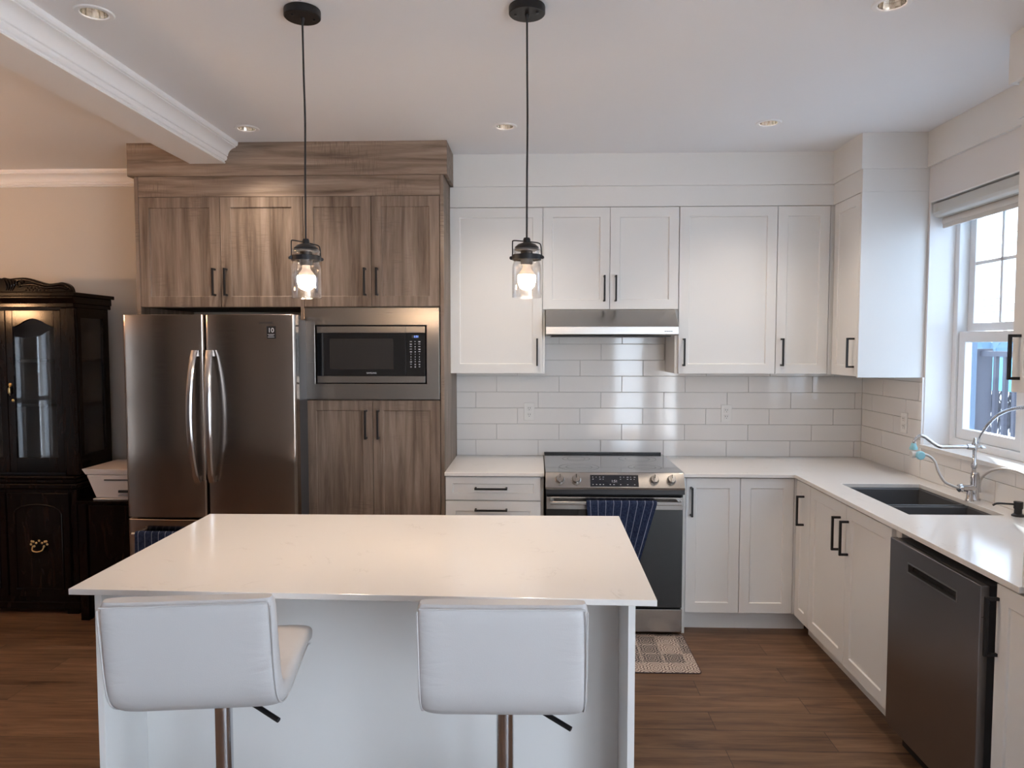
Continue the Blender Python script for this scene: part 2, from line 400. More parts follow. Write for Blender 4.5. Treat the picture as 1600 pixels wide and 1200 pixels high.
# dining room crown moulding on the back wall
PROF = [(0, 0), (0, -.097), (-.012, -.097), (-.016, -.092), (-.010, -.086), (-.020, -.084), (-.024, -.074), (-.020, -.068), (-.027, -.066), (-.030, -.052), (-.040, -.038), (-.054, -.028), (-.070, -.024), (-.067, -.016), (-.078, -.014), (-.082, 0)]
link('trim_1', prism(bmesh.new(), [(YW + a, ZC + b) for a, b in PROF], XL, -2.275, 'x'), 'trim_white', smooth=25)['kind'] = 'structure'
link('baseboard_back', B(XL, -2.9, YW - .014, YW, 0, .11), 'trim_white', bevel=.003)['kind'] = 'structure'
# the dropped beam with its crown moulding
bm = bmesh.new(); YE = 4.034
box(bm, -1.93, -1.758, YB, YE, 2.65, ZC)
P2 = [(-1.758, 2.650), (-1.744, 2.650), (-1.741, 2.655), (-1.745, 2.660), (-1.745, 2.664), (-1.736, 2.667), (-1.731, 2.676), (-1.731, 2.684), (-1.735, 2.688), (-1.727, 2.690), (-1.726, 2.698), (-1.722, 2.709), (-1.714, 2.720), (-1.704, 2.729), (-1.692, 2.735), (-1.681, 2.738), (-1.684, 2.743), (-1.674, 2.745), (-1.669, 2.752), (-1.668, ZC), (-1.758, ZC)]
prism(bm, P2, YB, YE, 'y'); prism(bm, [(-3.688 - x, z) for x, z in P2], YB, YE, 'y')
tagset(link('beam', bm, 'trim_white', smooth=25), kind='structure')

# tiled splashback: every tile modelled
def tiles(bm, M, u0, u1, z0, rows, shift0, umax_rows=None, T=.4064, H=.1016, g=.0024, topcut=None):
    for r in range(rows):
        a, b = (umax_rows or {}).get(r, (u0, u1))
        off = shift0 + r * T / 3; k = math.floor((a - off) / T); 
        while off + k * T < b:
            x0 = max(off + k * T + g / 2, a); x1 = min(off + (k + 1) * T - g / 2, b)
            zt = z0 + (r + 1) * (H + g) - g
            if topcut: zt = min(zt, topcut)
            if x1 - x0 > .01 and zt > z0 + r * (H + g): box(bm, x0, x1, -.008, 0, z0 + r * (H + g), zt, M)
            k += 1
    return bm
ZT = .914
M = Matrix.Translation((0, YW - .003, 0))
hood_rows = {r: (.053, .832) for r in range(6, 10)}
bm = tiles(bmesh.new(), M, -.52, XR - .011, ZT, 9, .9613 - .4064 * 5 - .4064 / 3 * 1, {**{5: (-.52, XR - .011)}, **hood_rows})
tagset(link('wall_back_tiles', bm, 'tile_glaze', bevel=.0016), kind='structure')
tagset(link('wall_back_grout', B(-.52, XR, YW - .0045, YW, ZT, 1.86), 'grout'), kind='structure')
# side wall: u runs from the corner toward the camera
M = TR(XR - .003, YW - .011, 0, '-x')
bm = tiles(bmesh.new(), M, 0, YW - .011 - WY1 - .004, ZT, 6, .14, topcut=1.458)
bm = tiles(bm, M, YW - .011 - WY1, YW - .011 - 2.17, ZT, 2, .14, topcut=WZ0 - .001)
tagset(link('wall_right_tiles', bm, 'tile_glaze', bevel=.0016), kind='structure')
bm = B(XR - .0045, XR, WY1, YW, ZT, 1.46); box(bm, XR - .0045, XR, 2.17, WY1, ZT, WZ0)
tagset(link('wall_right_grout', bm, 'grout'), kind='structure')
tagset(link('trim_2', B(XR - .013, XR, WY1 - .001, WY1 + .003, WZ0 - .01, 1.46), 'trim_white'), kind='structure')

# ================================================================ WINDOW (two double-hung units in the recess)
XG = 2.285
def window(n, y0, y1, label):
    root = thing('window_%d' % n, label, 'window', (XR + .1, (y0 + y1) / 2, WZ0)); root['kind'] = 'structure'
    f = cells(bmesh.new(), [y0, y0 + .038, y1 - .038, y1], [WZ0 + .02, WZ0 + .06, WZ1 - .04, WZ1], lambda u, v: y0 + .038 < u < y1 - .038 and WZ0 + .06 < v < WZ1 - .04, 2.235, 2.33, 'x')
    link('window_frame', f, 'vinyl_white', root, bevel=.003)
    a, b = y0 + .04, y1 - .04
    g = B(2.287, 2.336, b - .014, b + .001, WZ0 + .062, 1.70); box(g, 2.287, 2.336, a - .001, a + .014, WZ0 + .062, 1.70); link('sash_reflection', g, 'sash_reflection_grey', root)  # added grey strips, painting in the dark reflection along the sash edges
    # lower sash (inner), upper sash (outer)
    for nm, z0, z1, x0, x1, s in (('lower_sash', WZ0 + .062, 1.705, 2.247, 2.285, .055), ('upper_sash', 1.70, WZ1 - .042, 2.288, 2.322, .050)):
        g = cells(bmesh.new(), [a, a + s, b - s, b], [z0, z0 + s, z1 - s, z1], lambda u, v: a + s < u < b - s and z0 + s < v < z1 - s, x0, x1, 'x')
        S = link(nm, g, 'vinyl_white', root, bevel=.003)
        sub('glass', B((x0 + x1) / 2 - .003, (x0 + x1) / 2 + .003, a + s - .004, b - s + .004, z0 + s - .004, z1 - s + .004), 'window_glass', S, root)
        if nm == 'upper_sash':
            q = bmesh.new(); ym = (a + b) / 2; box(q, x0 + .002, x0 + .011, ym - .009, ym + .009, z0 + s, z1 - s); box(q, x0 + .002, x0 + .011, a + s, b - s, 2.050, 2.068)
            sub('muntins', q, 'vinyl_white', S, root, bevel=.002)
window(1, 3.34, WY1 - .005, 'white double-hung window beside the tall cabinet, behind the sink taps')
window(2, WY0 + .002, 3.335, 'second white double-hung window nearer the camera')
bm = bmesh.new()   # jamb liners, sill and stool
box(bm, XR - .002, 2.24, WY1 - .006, WY1 + .0, WZ0 + .02, WZ1); box(bm, XR - .002, 2.24, WY0, WY0 + .006, WZ0 + .02, WZ1); box(bm, XR - .002, 2.24, WY0, WY1, WZ1 - .008, WZ1)
tagset(link('trim_3', bm, 'trim_white', bevel=.001), kind='structure')
tagset(link('window_sill', B(XR - .022, 2.26, WY0, WY1, WZ0 - .001, WZ0 + .02), 'quartz_top', bevel=.002), kind='structure')
# roller blind with its cassette
t = thing('roller_blind', 'rolled-up white roller blind at the top of the kitchen window', 'blind', (2.17, 3.36, 2.30))
cp = [(2.105, 2.381), (2.105, 2.335), (2.112, 2.318), (2.128, 2.310), (2.150, 2.308), (2.185, 2.310), (2.185, 2.381)]
link('cassette', prism(bmesh.new(), [(x, z) for x, z in cp], WY0 + .012, WY1 - .013, 'y'), 'blind_steel', t, bevel=.004)
link('rolled_fabric', lathe(bmesh.new(), [(0, 0), (.026, 0), (.026, 1.12), (0, 1.12)], (2.172, WY1 - .03, 2.288), 24, Matrix.Rotation(R(90), 4, 'X')), 'blind_fabric', t, smooth=40)
link('bottom_bar', B(2.150, 2.162, WY0 + .03, WY1 - .03, 2.252, 2.274), 'blind_fabric', t, bevel=.003)

# ================================================================ CABINET FASCIAS
ZF0, ZF1 = 2.457, 2.577
def fascia(n, m, z0, z1, *polys):
    bm = bmesh.new()
    for p in polys: prism(bm, p, z0, z1, 'z')
    tagset(link('trim_%d' % n, bm, m, bevel=.001), kind='structure')
fascia(4, 'white_lacquer', ZF0, ZF1, [(-.5185, 4.343), (1.748, 4.343), (1.748, 3.967), (XR, 3.967), (XR, 3.985), (1.766, 3.985), (1.766, 4.361), (-.5185, 4.361)])
fascia(5, 'white_lacquer', ZF1, ZC, [(-.497, 4.330), (1.737, 4.330), (1.737, 3.957), (XR, 3.957), (XR, 3.977), (1.757, 3.977), (1.757, 4.35), (-.497, 4.35)])
fascia(6, 'white_lacquer', ZF1 + .004, ZC, [(2.080, 2.77), (XR, 2.77), (XR, 3.956), (2.080, 3.956)])
fascia(9, 'white_lacquer', ZF1 + .012, ZC, [(1.732, 1.2), (1.752, 1.2), (1.752, 2.737), (XR, 2.737), (XR, 2.757), (1.732, 2.757)])
fascia(10, 'white_lacquer', ZF0, ZF1 + .012, [(1.75, 1.2), (1.766, 1.2), (1.766, 2.707), (XR, 2.707), (XR, 2.725), (1.75, 2.725)])
fascia(7, 'oak_horizontal', 2.583, ZC, [(-2.305, 4.030), (-.497, 4.030), (-.497, YW), (-.517, YW), (-.517, 4.05), (-2.285, 4.05), (-2.285, YW), (-2.305, YW)])
bm = B(-2.272, -.519, 4.047, 4.066, 2.470, 2.583)
tagset(link('trim_8', bm, 'oak_horizontal', bevel=.001), kind='structure')

# ================================================================ WHITE WALL CABINETS
YU = 4.343
def wallcab(x0, w, z0, z1, doors, label, body, group=None):
    M = TR(x0, YU, z0)
    return cabinet(label, M, w, z1 - z0, YW - YU - .012, doors, group=group, body=body)
ZU = 1.462; H = 2.455 - ZU
wallcab(-.515, .567, ZU, 2.455, [(-.005, .552, 0, H, (.520, .130, True))], 'white one-door wall cabinet between oak unit and range hood', (-.003, .567, .001, H + .001))
wallcab(.037, .813, 1.847, 2.455, [(0, .402, 0, .608, (.368, .125, True, .155)), (.402, .811, 0, .608, (.436, .125, True, .155))], 'short white two-door wall cabinet above the range hood', (.02, .792, .001, .609))
wallcab(.832, .594, ZU, 2.455, [(.018, .594, 0, H, (.049, .130, True))], 'wide white one-door wall cabinet right of the range hood', (0, .5945, .001, H + .001))
t = wallcab(1.427, .34, ZU, 2.455, [(0, .306, 0, H, (.033, .130, True))], 'narrow white wall cabinet in the corner by the short return', (.001, .338, .001, H + .001))
link('corner_filler', B(1.735, 1.7655, YU + .004, YU + .02, ZU, 2.455), 'white_lacquer', t)
M = TR(1.747, 4.338, ZU, '-x')
t = cabinet('white wall cabinet turned side-on beside the kitchen window', M, .371, H, XR - 1.747 - .012, [(.02, .352, 0, H, (.320, .130, True))], body=(-.0, .352, .001, H + .001))
link('end_panel', B(1.747, XR - .001, 3.967, 3.985, ZU - .004, 2.4565), 'white_lacquer', t, bevel=.001)
# the cabinet close to the camera at the right edge
M = TR(1.75, 2.725, ZU, '-x')
t = cabinet('white wall cabinet cut off by the right edge of the picture', M, .62, H, XR - 1.75 - .012, [(.018, .6, 0, H, (.062, .130, True))], body=(.0, .62, .001, H + .001))

# range hood
t = thing('range_hood', 'slim stainless range hood under the short wall cabinet', 'range hood', (.435, 4.4, 1.69))
prof = [(4.672, 1.845), (4.672, 1.69), (4.215, 1.69), (4.205, 1.697), (4.205, 1.742), (4.335, 1.8455)]
link('hood_shell', prism(bmesh.new(), prof, .056, .826, 'x'), 'stainless', t, bevel=.0015)
link('filter_panel', B(.09, .79, 4.26, 4.62, 1.684, 1.6895), 'black_metal', t)
bm = bmesh.new()
for k in range(4): box(bm, .745 + k * .012, .752 + k * .012, 4.202, 4.2055, 1.712, 1.716)
link('control_buttons', bm, 'black_plastic', t)

# ================================================================ OAK TALL UNIT
YT = 4.047
oak = 'oak_vertical'
M = TR(-2.255, YT, 0)
def oakdoor(t, a, b, z0, z1, hx, hz, L=.165):
    D = link('door', shaker(M, a + .0015, b - .0015, z0, z1, rec=.006), oak, t, bevel=.001)
    sub('handle', pull(M, hx, hz, L=L), 'black_metal', D, t, bevel=.001)
t = thing('oak_end_panel', 'grey-brown oak end panel left of the fridge, beside the dining wall', 'cabinet panel', (-2.265, 4.36, 0))
link('side_panel', B(-2.275, -2.254, 4.043, YW - .001, 0, 2.583), oak, t, bevel=.001)
t = thing('oak_wall_cabinet', 'grey-brown oak two-door cupboard above the fridge', 'cabinet', (-1.78, 4.36, 1.85))
link('cabinet_body', B(-2.253, -1.337, 4.068, YW - .001, 1.850, 2.582), oak, t)
oakdoor(t, 0, .4665, 1.852, 2.468, .433, 1.990, .155); oakdoor(t, .4665, .935, 1.852, 2.468, .500, 1.990, .155)
t = thing('oak_tall_cabinet', 'tall grey-brown oak cabinet built around the microwave', 'cabinet', (-.93, 4.36, 0))
link('side_panel', B(-.540, -.519, 4.043, YW - .001, 0, 2.583), oak, t, bevel=.001)
link('side_panel', B(-1.335, -1.317, 4.0475, YW - .001, 0, 2.582), oak, t, bevel=.001)
link('upper_box', B(-1.316, -.541, 4.068, YW - .001, 1.850, 2.582), oak, t)
link('lower_box', B(-1.316, -.541, 4.068, YW - .001, .1, 1.322), oak, t)
oakdoor(t, .940, 1.326, 1.852, 2.468, 1.292, 1.990, .155); oakdoor(t, 1.326, 1.713, 1.852, 2.468, 1.360, 1.990, .155)
oakdoor(t, .940, 1.326, .10, 1.320, 1.289, 1.184); oakdoor(t, 1.326, 1.713, .10, 1.320, 1.359, 1.184)
link('toe_kick', B(-1.316, -.541, 4.10, 4.12, 0, .1), oak, t)

# microwave in its trim kit
t = thing('microwave', 'built-in microwave with wide stainless trim frame in the oak unit', 'microwave', (-.932, 4.3, 1.325))
x0, x1, z0, z1 = -1.313, -.545, 1.326, 1.846
ax, bx_, az, bz = -1.252, -.617, 1.415, 1.747
link('trim_frame', cells(bmesh.new(), [x0, ax, bx_, x1], [z0, az, bz, z1], lambda u, v: ax < u < bx_ and az < v < bz, 4.034, 4.064, 'y'), 'stainless_trim', t, bevel=.002)
link('housing', B(ax - .006, bx_ + .006, 4.066, 4.50, az - .006, bz + .006), 'gap_black', t)
link('door_trim', B(ax + .010, -.7365, 4.038, 4.062, bz - .043, bz - .007), 'stainless_trim', t, bevel=.001)
link('door_trim', B(-.7355, bx_ - .010, 4.038, 4.062, bz - .043, bz - .007), 'stainless_trim', t, bevel=.001)
link('door_trim', B(ax + .010, bx_ - .010, 4.038, 4.062, az + .006, az + .044), 'stainless_trim', t, bevel=.001)
D = link('door', B(ax + .010, -.7365, 4.039, 4.062, az + .045, bz - .044), 'black_glass', t, bevel=.001)
mat('mw_window', (.03, .028, .027), .15, coat=.3)
sub('viewing_window', B(-1.170, -.806, 4.0375, 4.0395, 1.499, 1.671), 'mw_window', D, t)
P = link('control_panel', B(-.7355, bx_ - .010, 4.039, 4.062, az + .045, bz - .044), 'black_glass', t, bevel=.001)
sub('display', B(-.702, -.662, 4.0382, 4.0395, 1.674, 1.69), 'black_plastic', P, t)
text('1:51', .016, (-.677, 4.0378, 1.682), (R(90), 0, 0), 'display_blue', t)
bm = bmesh.new(); rr = random.Random(2)
for r in range(11):
    for k in range(3):
        zz = 1.655 - r * .0142; w_ = (.006 if k == 1 or r > 4 and r < 8 else .011) if r < 9 else .008
        if r > 4 and r < 8: w_ = .0035
        xx = -.707 + k * .024; box(bm, xx - w_ / 2, xx + w_ / 2, 4.0383, 4.0392, zz - .002, zz + .001)
        if rr.random() < .5: box(bm, xx - w_ / 2, xx + w_ / 2, 4.0383, 4.0392, zz - .005, zz - .0035)
sub('keypad_marks', bm, 'print_grey', P, t)
text('SAMSUNG', .0125, (-.932, 4.0378, 1.476), (R(90), 0, 0), 'text_light', t)

# fridge
t = thing('refrigerator', 'dark stainless french-door fridge under the oak cupboards', 'refrigerator', (-1.75, 4.15, 0))
FX0, FX1, FY, FT = -2.212, -1.277, 3.762, 1.797
link('fridge_body', B(FX0 + .015, -1.304, 3.845, 4.60, .03, 1.775), 'fridge_side', t, bevel=.004)
link('hinge_cover', B(-1.40, -1.312, 3.85, 3.97, 1.776, 1.797), 'fridge_side', t, bevel=.003)
link('hinge_cover', B(FX0 + .03, FX0 + .13, 3.85, 3.97, 1.776, 1.797), 'fridge_side', t, bevel=.003)
xm = -1.7665
def fdoor(x0, x1, z0, z1):
    bm = bmesh.new(); pts = []; n = 10; r = .018; bow = .012; w_ = x1 - x0
    prof = [(x0, 3.835)]
    for k in range(6): a = k / 5 * math.pi / 2; prof.append((x0 + r - r * math.cos(a), FY + bow + r - r * math.sin(a)))
    for k in range(1, n): s = k / n; prof.append((x0 + r + (w_ - 2 * r) * s, FY + bow - bow * math.sin(math.pi * s) ** .8))
    for k in range(6): a = k / 5 * math.pi / 2; prof.append((x1 - r + r * math.sin(a), FY + bow + r - r * math.cos(a)))
    prof.append((x1, 3.835)); return prism(bm, prof, z0, z1, 'z')
def fhandle(x, s):
    pts = []
    for k in range(25):
        u = k / 24; z = 1.608 - u * (1.608 - .900); b = math.sin(math.pi * u)
        pts.append((x + s * .012 * b, FY - .012 - .055 * b ** .7, z))
    bm = bmesh.new(); rings = []
    for i, p in enumerate(pts):
        hw = .0155; hd = .008
        rings.append([bm.verts.new((p[0] + a * hw, p[1] + c * hd, p[2])) for a, c in ((-1, 1), (-1, -.4), (-.5, -1), (.5, -1), (1, -.4), (1, 1))])
    for a, b in zip(rings, rings[1:]):
        for k in range(6): bm.faces.new((a[k], a[(k + 1) % 6], b[(k + 1) % 6], b[k]))
    bm.faces.new(rings[0]); bm.faces.new(rings[-1])
    box(bm, x - .010, x + .010, FY - .012, FY + .012, 1.575, 1.607); box(bm, x - .010, x + .010, FY - .012, FY + .012, .901, .933)
    return bm
steel('handle_steel', (.55, .54, .55), .2, (1, 1, 1))
D1 = link('door', fdoor(FX0, xm - .003, .705, FT), 'stainless_dark', t, smooth=25, bevel=.003)
D2 = link('door', fdoor(xm + .003, FX1, .705, FT), 'stainless_dark', t, smooth=25, bevel=.003)
sub('handle', fhandle(xm - .042, -1), 'handle_steel', D1, t, smooth=30)
sub('handle', fhandle(xm + .036, 1), 'handle_steel', D2, t, smooth=30)
D3 = link('freezer_drawer', fdoor(FX0, FX1, .06, .695), 'stainless_dark', t, smooth=25, bevel=.003)
bm = tube(bmesh.new(), [(FX0 + .06, FY - .05, .628), (-1.34, FY - .05, .628)], .011, 10)
for x in (FX0 + .08, -1.36): tube(bm, [(x, FY - .05, .628), (x, FY + .02, .628)], .009, 8)
sub('handle', bm, 'handle_steel', D3, t, smooth=40)
S = link('energy_sticker', B(-1.425, -1.378, FY + .0005, FY + .004, 1.669, 1.734), 'gap_black', t)
text('10', .034, (-1.4015, FY - .0005, 1.712), (R(90), 0, 0), 'text_light', t, ext=.0008)
bm = bmesh.new()
for z, w_ in ((1.690, .036), (1.684, .028), (1.676, .034)): box(bm, -1.4015 - w_ / 2, -1.4015 + w_ / 2, FY - .0005, FY + .001, z, z + .0022)
sub('sticker_print', bm, 'print_grey', S, t)
text('SAMSUNG', .017, (-1.428, FY + .0008, 1.752), (R(90), 0, 0), 'text_dark', t, ext=.0008)

# striped cloth hanging on the freezer handle
def cloth(name, x0, x1, ybar, zbar, rbar, zf, zb, lean=0, seed=1, amp=.006, narrow=0, us=(0, 1)):
    bm = bmesh.new(); uv = bm.loops.layers.uv.new('UVMap'); rd = random.Random(seed); N = 40
    path = []
    for k in range(16): path.append((ybar - rbar - .002, zf + (zbar - zf) * k / 15, 1 - k / 15))
    for k in range(1, 6): a = math.pi * k / 6; path.append((ybar - (rbar + .002) * math.cos(a), zbar + (rbar + .002) * math.sin(a), 0))
    for k in range(8): path.append((ybar + rbar + .002, zbar - (zbar - zb) * k / 7, k / 7))
    ph = [rd.uniform(0, 6.28) for _ in range(3)]; V = []
    for i, (y, z, q) in enumerate(path):
        row = []
        for j in range(N + 1):
            s = j / N; c = (x0 + x1) / 2; hw = (x1 - x0) / 2 * (1 - narrow * q)
            x = c + (s * 2 - 1) * hw + lean * q
            f = amp * q * (math.sin(s * 19 + ph[0] + q) + .6 * math.sin(s * 33 + ph[1] - 2 * q)) if i < 16 else 0
            zz = z - (.012 * q * math.sin(s * 5 + ph[2]) if i < 16 else 0)
            row.append(bm.verts.new((x, y - abs(f) - f * .3, zz)))
        V.append(row)
    for i in range(len(V) - 1):
        for j in range(N):
            fc = bm.faces.new((V[i][j], V[i][j + 1], V[i + 1][j + 1], V[i + 1][j]))
            for lp, (a, b) in zip(fc.loops, ((i, j), (i, j + 1), (i + 1, j + 1), (i + 1, j))): lp[uv].uv = (us[0] + (us[1] - us[0]) * b / N, a / len(V))
    return bm
def cloth_obj(name, label, **k):
    o = link(name, cloth(name, **k), 'navy_stripe_cloth', smooth=60)
    s = o.modifiers.new('thick', 'SOLIDIFY'); s.thickness = .003; s.offset = 1
    return tagset(o, label, 'towel')
cloth_obj('dish_towel', 'navy striped towel hanging on the fridge freezer handle', x0=-2.13, x1=-1.80, ybar=FY - .05, zbar=.630, rbar=.011, zf=.25, zb=.35, seed=5)

# ================================================================ BASE CABINETS
YBF = 4.045
M = TR(-.517, YBF, 0)
hd = lambda z: (.262, z, False, .185)
t = cabinet('white drawer unit between oak unit and range', M, .562, .89, YW - YBF - .013, [(0, .545, .751, .888, hd(.823), 'drawer'), (0, .545, .430, .748, hd(.70), 'drawer'), (0, .545, .112, .427, hd(.38), 'drawer')], body=(0, .560, .112, .889), name='base_cabinet')
link('toe_kick', B(-.517, .045, 4.117, 4.13, 0, .112), 'white_lacquer', t)
M = TR(.826, YBF, 0)
t = cabinet('white one-door base cabinet just right of the range', M, .323, .89, YW - YBF - .013, [(.020, .323, .114, .888, (.048, .755, True))], body=(0, .323, .112, .889), name='base_cabinet')
link('toe_kick', B(.826, 1.149, 4.117, 4.13, 0, .112), 'white_lacquer', t)
link('side_filler', B(.826, .842, 4.03, 4.064, 0, .889), 'white_lacquer', t)
M = TR(1.149, YBF, 0)
t = cabinet('white corner base cabinet door without a pull', M, .301, .89, YW - YBF - .013, [(.0, .300, .114, .888, None)], body=(.001, .301, .112, .889), name='base_cabinet')
link('toe_kick', B(1.15, 1.545, 4.117, 4.13, 0, .112), 'white_lacquer', t)
XB = 1.456
link('corner_filler', B(1.450, 1.470, 4.041, 4.075, .114, .889), 'white_lacquer', t)
def rightbase(ya, yb, doors, label, extra=0):
    M = TR(XB, ya, 0, '-x'); w_ = ya - yb
    t = cabinet(label, M, w_, .89, .63, doors, body=(0.001, w_ - .001, .112, .889), name='base_cabinet')
    link('toe_kick', B(1.542, 1.556, yb, ya, 0, .112), 'white_lacquer', t)
    return t
t = rightbase(4.040, 3.828, [(.012, .212, .114, .886, (.125, .735, True))], 'narrow white base cabinet in the corner left of the sink')
t = thing('base_cabinet', 'white two-door sink base cabinet with paired pulls', 'cabinet', (XB, 3.827, 0))
M = TR(XB, 3.827, 0, '-x')
g = B(.001, .02, .0205, .63, .112, .889, M=M); box(g, .895, .913, .0205, .63, .112, .889, M); box(g, .02, .895, .0205, .63, .112, .13, M); box(g, .02, .895, .0205, .04, .13, .889, M)
link('cabinet_body', g, 'white_lacquer', t, bevel=.0008)
for a, b, hx in ((0, .4425, .379), (.4425, .873, .468)):
    D = link('door', shaker(M, a + .0015, b - .0015, .116, .884), 'white_lacquer', t, bevel=.0012)
    sub('handle', pull(M, hx, .735), 'black_metal', D, t, bevel=.001)
link('toe_kick', B(1.542, 1.556, 2.915, 3.827, 0, .112), 'white_lacquer', t)
M = TR(XB, 2.283, 0, '-x')
t = cabinet('white base cabinet right of the dishwasher', M, .45, .89, .63, [(0, .45, .06, .886, (.012, .748, True, .19))], body=(0, .45, .05, .889), name='base_cabinet')
t2 = thing('tall_pantry_panel', 'white tall panel rising from the counter end at right', 'cabinet', (1.75, 2.0, ZT))
link('panel_body', B(1.451, XR - .01, 1.84, 2.160, .9145, 1.455), 'white_lacquer', t2, bevel=.001)

# ================================================================ DISHWASHER
t = thing('dishwasher', 'dark stainless dishwasher with pocket handle in the right run', 'dishwasher', (1.45, 2.61, 0))
ya, yb = 2.908, 2.316; XD = 1.428
bm = cells(bmesh.new(), [yb, 2.447, 2.766, ya], [.10, .765, .800, .864], lambda u, v: 2.447 < u < 2.766 and .765 < v < .8, XD, XD + .028, 'x')
D = link('door', bm, 'stainless_wash', t, bevel=.0025)
sub('pocket_handle', B(XD + .020, XD + .03, 2.440, 2.772, .758, .806), 'gap_black', D, t)
rim = cells(bmesh.new(), [2.444, 2.4495, 2.7635, 2.769], [.762, .7675, .7975, .803], lambda u, v: 2.4495 < u < 2.7635 and .7675 < v < .7975, XD - .001, XD + .018, 'x')
sub('pocket_rim', rim, 'steel_rim', D, t)
link('tub', B(XD + .031, 2.0, yb + .006, ya - .006, .10, .862), 'fridge_side', t)
link('kick_plate', B(1.50, 1.53, yb, ya, 0, .098), 'black_plastic', t)
sub('seam', B(XD + .004, XD + .0285, yb - .0004, yb + .001, .7605, .7620), 'gap_black', D, t)

# ================================================================ COUNTERTOPS
SX0, SX1, SY0, SY1 = 1.590, 1.990, 3.085, 3.768
bm = cells(bmesh.new(), [.826, 1.443, SX0, SX1, XR - .011], [2.160, SY0, SY1, 4.024, YW - .011], lambda u, v: (u < 1.443 and v < 4.024) or (SX0 < u < SX1 and SY0 < v < SY1), .894, ZT, 'z')
tagset(link('countertop', bm, 'quartz_top', bevel=.0015), 'white L-shaped quartz worktop with the double sink', 'countertop')
tagset(link('countertop', B(-.5185, .047, 4.022, YW - .011, .894, ZT), 'quartz_top', bevel=.0015), 'short white quartz worktop left of the range', 'countertop')
# sink
t = thing('sink', 'dark grey double-bowl undermount sink', 'sink', (1.79, 3.43, .66))
ym = 3.362
def bowl(y0, y1):
    bm = bmesh.new(); a = (SX0 - .004, SX1 + .004, y0, y1); L = []
    for ins, z in ((-.018, .8925), (0, .8925), (.004, .885), (.012, .70), (.035, .675)):
        L.append([bm.verts.new(p) for p in ((a[0] + ins, a[2] + ins, z), (a[1] - ins, a[2] + ins, z), (a[1] - ins, a[3] - ins, z), (a[0] + ins, a[3] - ins, z))])
    for p, q in zip(L[1:], L[2:]):
        for k in range(4): bm.faces.new((p[k], p[(k + 1) % 4], q[(k + 1) % 4], q[k]))
    bm.faces.new(L[-1]); 
    for v in L[0]: bm.verts.remove(v)
    return bm
def solid(o, th=.004):
    s = o.modifiers.new('thick', 'SOLIDIFY'); s.thickness = th; s.offset = 0
for a, b in ((SY0 - .004, ym - .010), (ym + .010, SY1 + .004)):
    o = link('bowl', bowl(a, b), 'sink_grey', t, bevel=.006); solid(o)
    link('drain', lathe(bmesh.new(), [(0, .680), (.035, .680), (.042, .683), (.044, .677)], (1.79, (a + b) / 2, 0)), 'steel_rim', t, smooth=40)
link('bowl_divider', B(SX0 - .004, SX1 + .004, ym - .012, ym + .012, .86, .884), 'sink_grey', t, bevel=.004)

# faucet: pillar tap with spout, hand shower and hoses
t = thing('faucet', 'chrome pillar faucet with curved spout over the sink', 'faucet', (2.035, 3.375, ZT))
fx, fy = 2.035, 3.375
link('tap_body', lathe(bmesh.new(), [(0, 0), (.026, 0), (.027, .006), (.020, .014), (.0185, .045), (.0185, .125), (.016, .132), (.0, .134)], (fx, fy, ZT)), 'chrome', t, smooth=40)
link('mixer_barrel', lathe(bmesh.new(), [(0, 0), (.014, 0), (.0185, .004), (.0195, .016), (.0165, .020), (.0155, .075), (0, .075)], (fx - .078, fy - .004, ZT + .058), 24, Matrix.Rotation(R(90), 4, 'Y')), 'chrome', t, smooth=40)
link('valve_stub', lathe(bmesh.new(), [(0, 0), (.019, 0), (.014, .012), (.012, .05), (0, .05)], (fx - .028, fy - .01, ZT)), 'chrome', t, smooth=40)
link('riser_pipe', lathe(bmesh.new(), [(0, .10), (.010, .10), (.0135, .104), (.0135, .118), (.009, .125), (.009, .150), (.0125, .154), (.0125, .172), (.0085, .178), (.0085, .236), (.013, .240), (.014, .266), (.009, .272), (.006, .292), (0, .293)], (fx - .006, fy, ZT), 24), 'chrome', t, smooth=40)
sp = catmull([(fx - .01, fy, 1.165), (1.98, fy, 1.165), (1.90, fy, 1.163), (1.868, fy, 1.166), (1.835, fy, 1.185), (1.80, fy, 1.211), (1.775, fy, 1.213), (1.757, fy, 1.196), (1.752, fy, 1.178)], 6)
link('spout', tube(bmesh.new(), sp, .0082, 12), 'chrome', t, smooth=60)
link('spout_collar', tube(bmesh.new(), [(fx - .005, fy, 1.165), (fx - .040, fy, 1.165)], .0125, 16), 'chrome', t, smooth=40)
link('cross_handle', tube(bmesh.new(), [(fx, fy, 1.163), (fx + .02, fy, 1.163), (fx + .024, fy, 1.163), (fx + .045, fy, 1.160)], [.006, .006, .009, .004], 12), 'chrome', t, smooth=60)
o = link('shower_head', lathe(bmesh.new(), [(0, -.012), (.017, -.012), (.018, -.004), (.012, .008), (.010, .018), (0, .018)], (1.751, fy, 1.163), 24), 'aqua_plastic', t, smooth=40); o['label'] = 'aqua blue spray nozzle'
o = link('diverter_knob', lathe(bmesh.new(), [(0, 0), (.019, 0), (.020, .004), (.020, .014), (.016, .018), (0, .018)], (1.768, fy - .02, 1.128), 24, Matrix.Rotation(R(90), 4, 'X')), 'aqua_plastic', t, smooth=40); o['label'] = 'round aqua blue knob'
link('spray_holder', lathe(bmesh.new(), [(0, 0), (.016, 0), (.018, .01), (.014, .035), (0, .036)], (1.735, fy - .008, 1.130), 20, Matrix.Rotation(R(90), 4, 'Y')), 'hose_white', t, smooth=40)
hs = catmull([(1.775, fy - .01, 1.132), (1.81, fy - .01, 1.126), (1.842, fy - .01, 1.10), (1.862, fy - .01, 1.05), (1.89, fy - .01, 1.005), (1.925, fy - .01, .985), (1.962, fy - .006, .972)], 6)
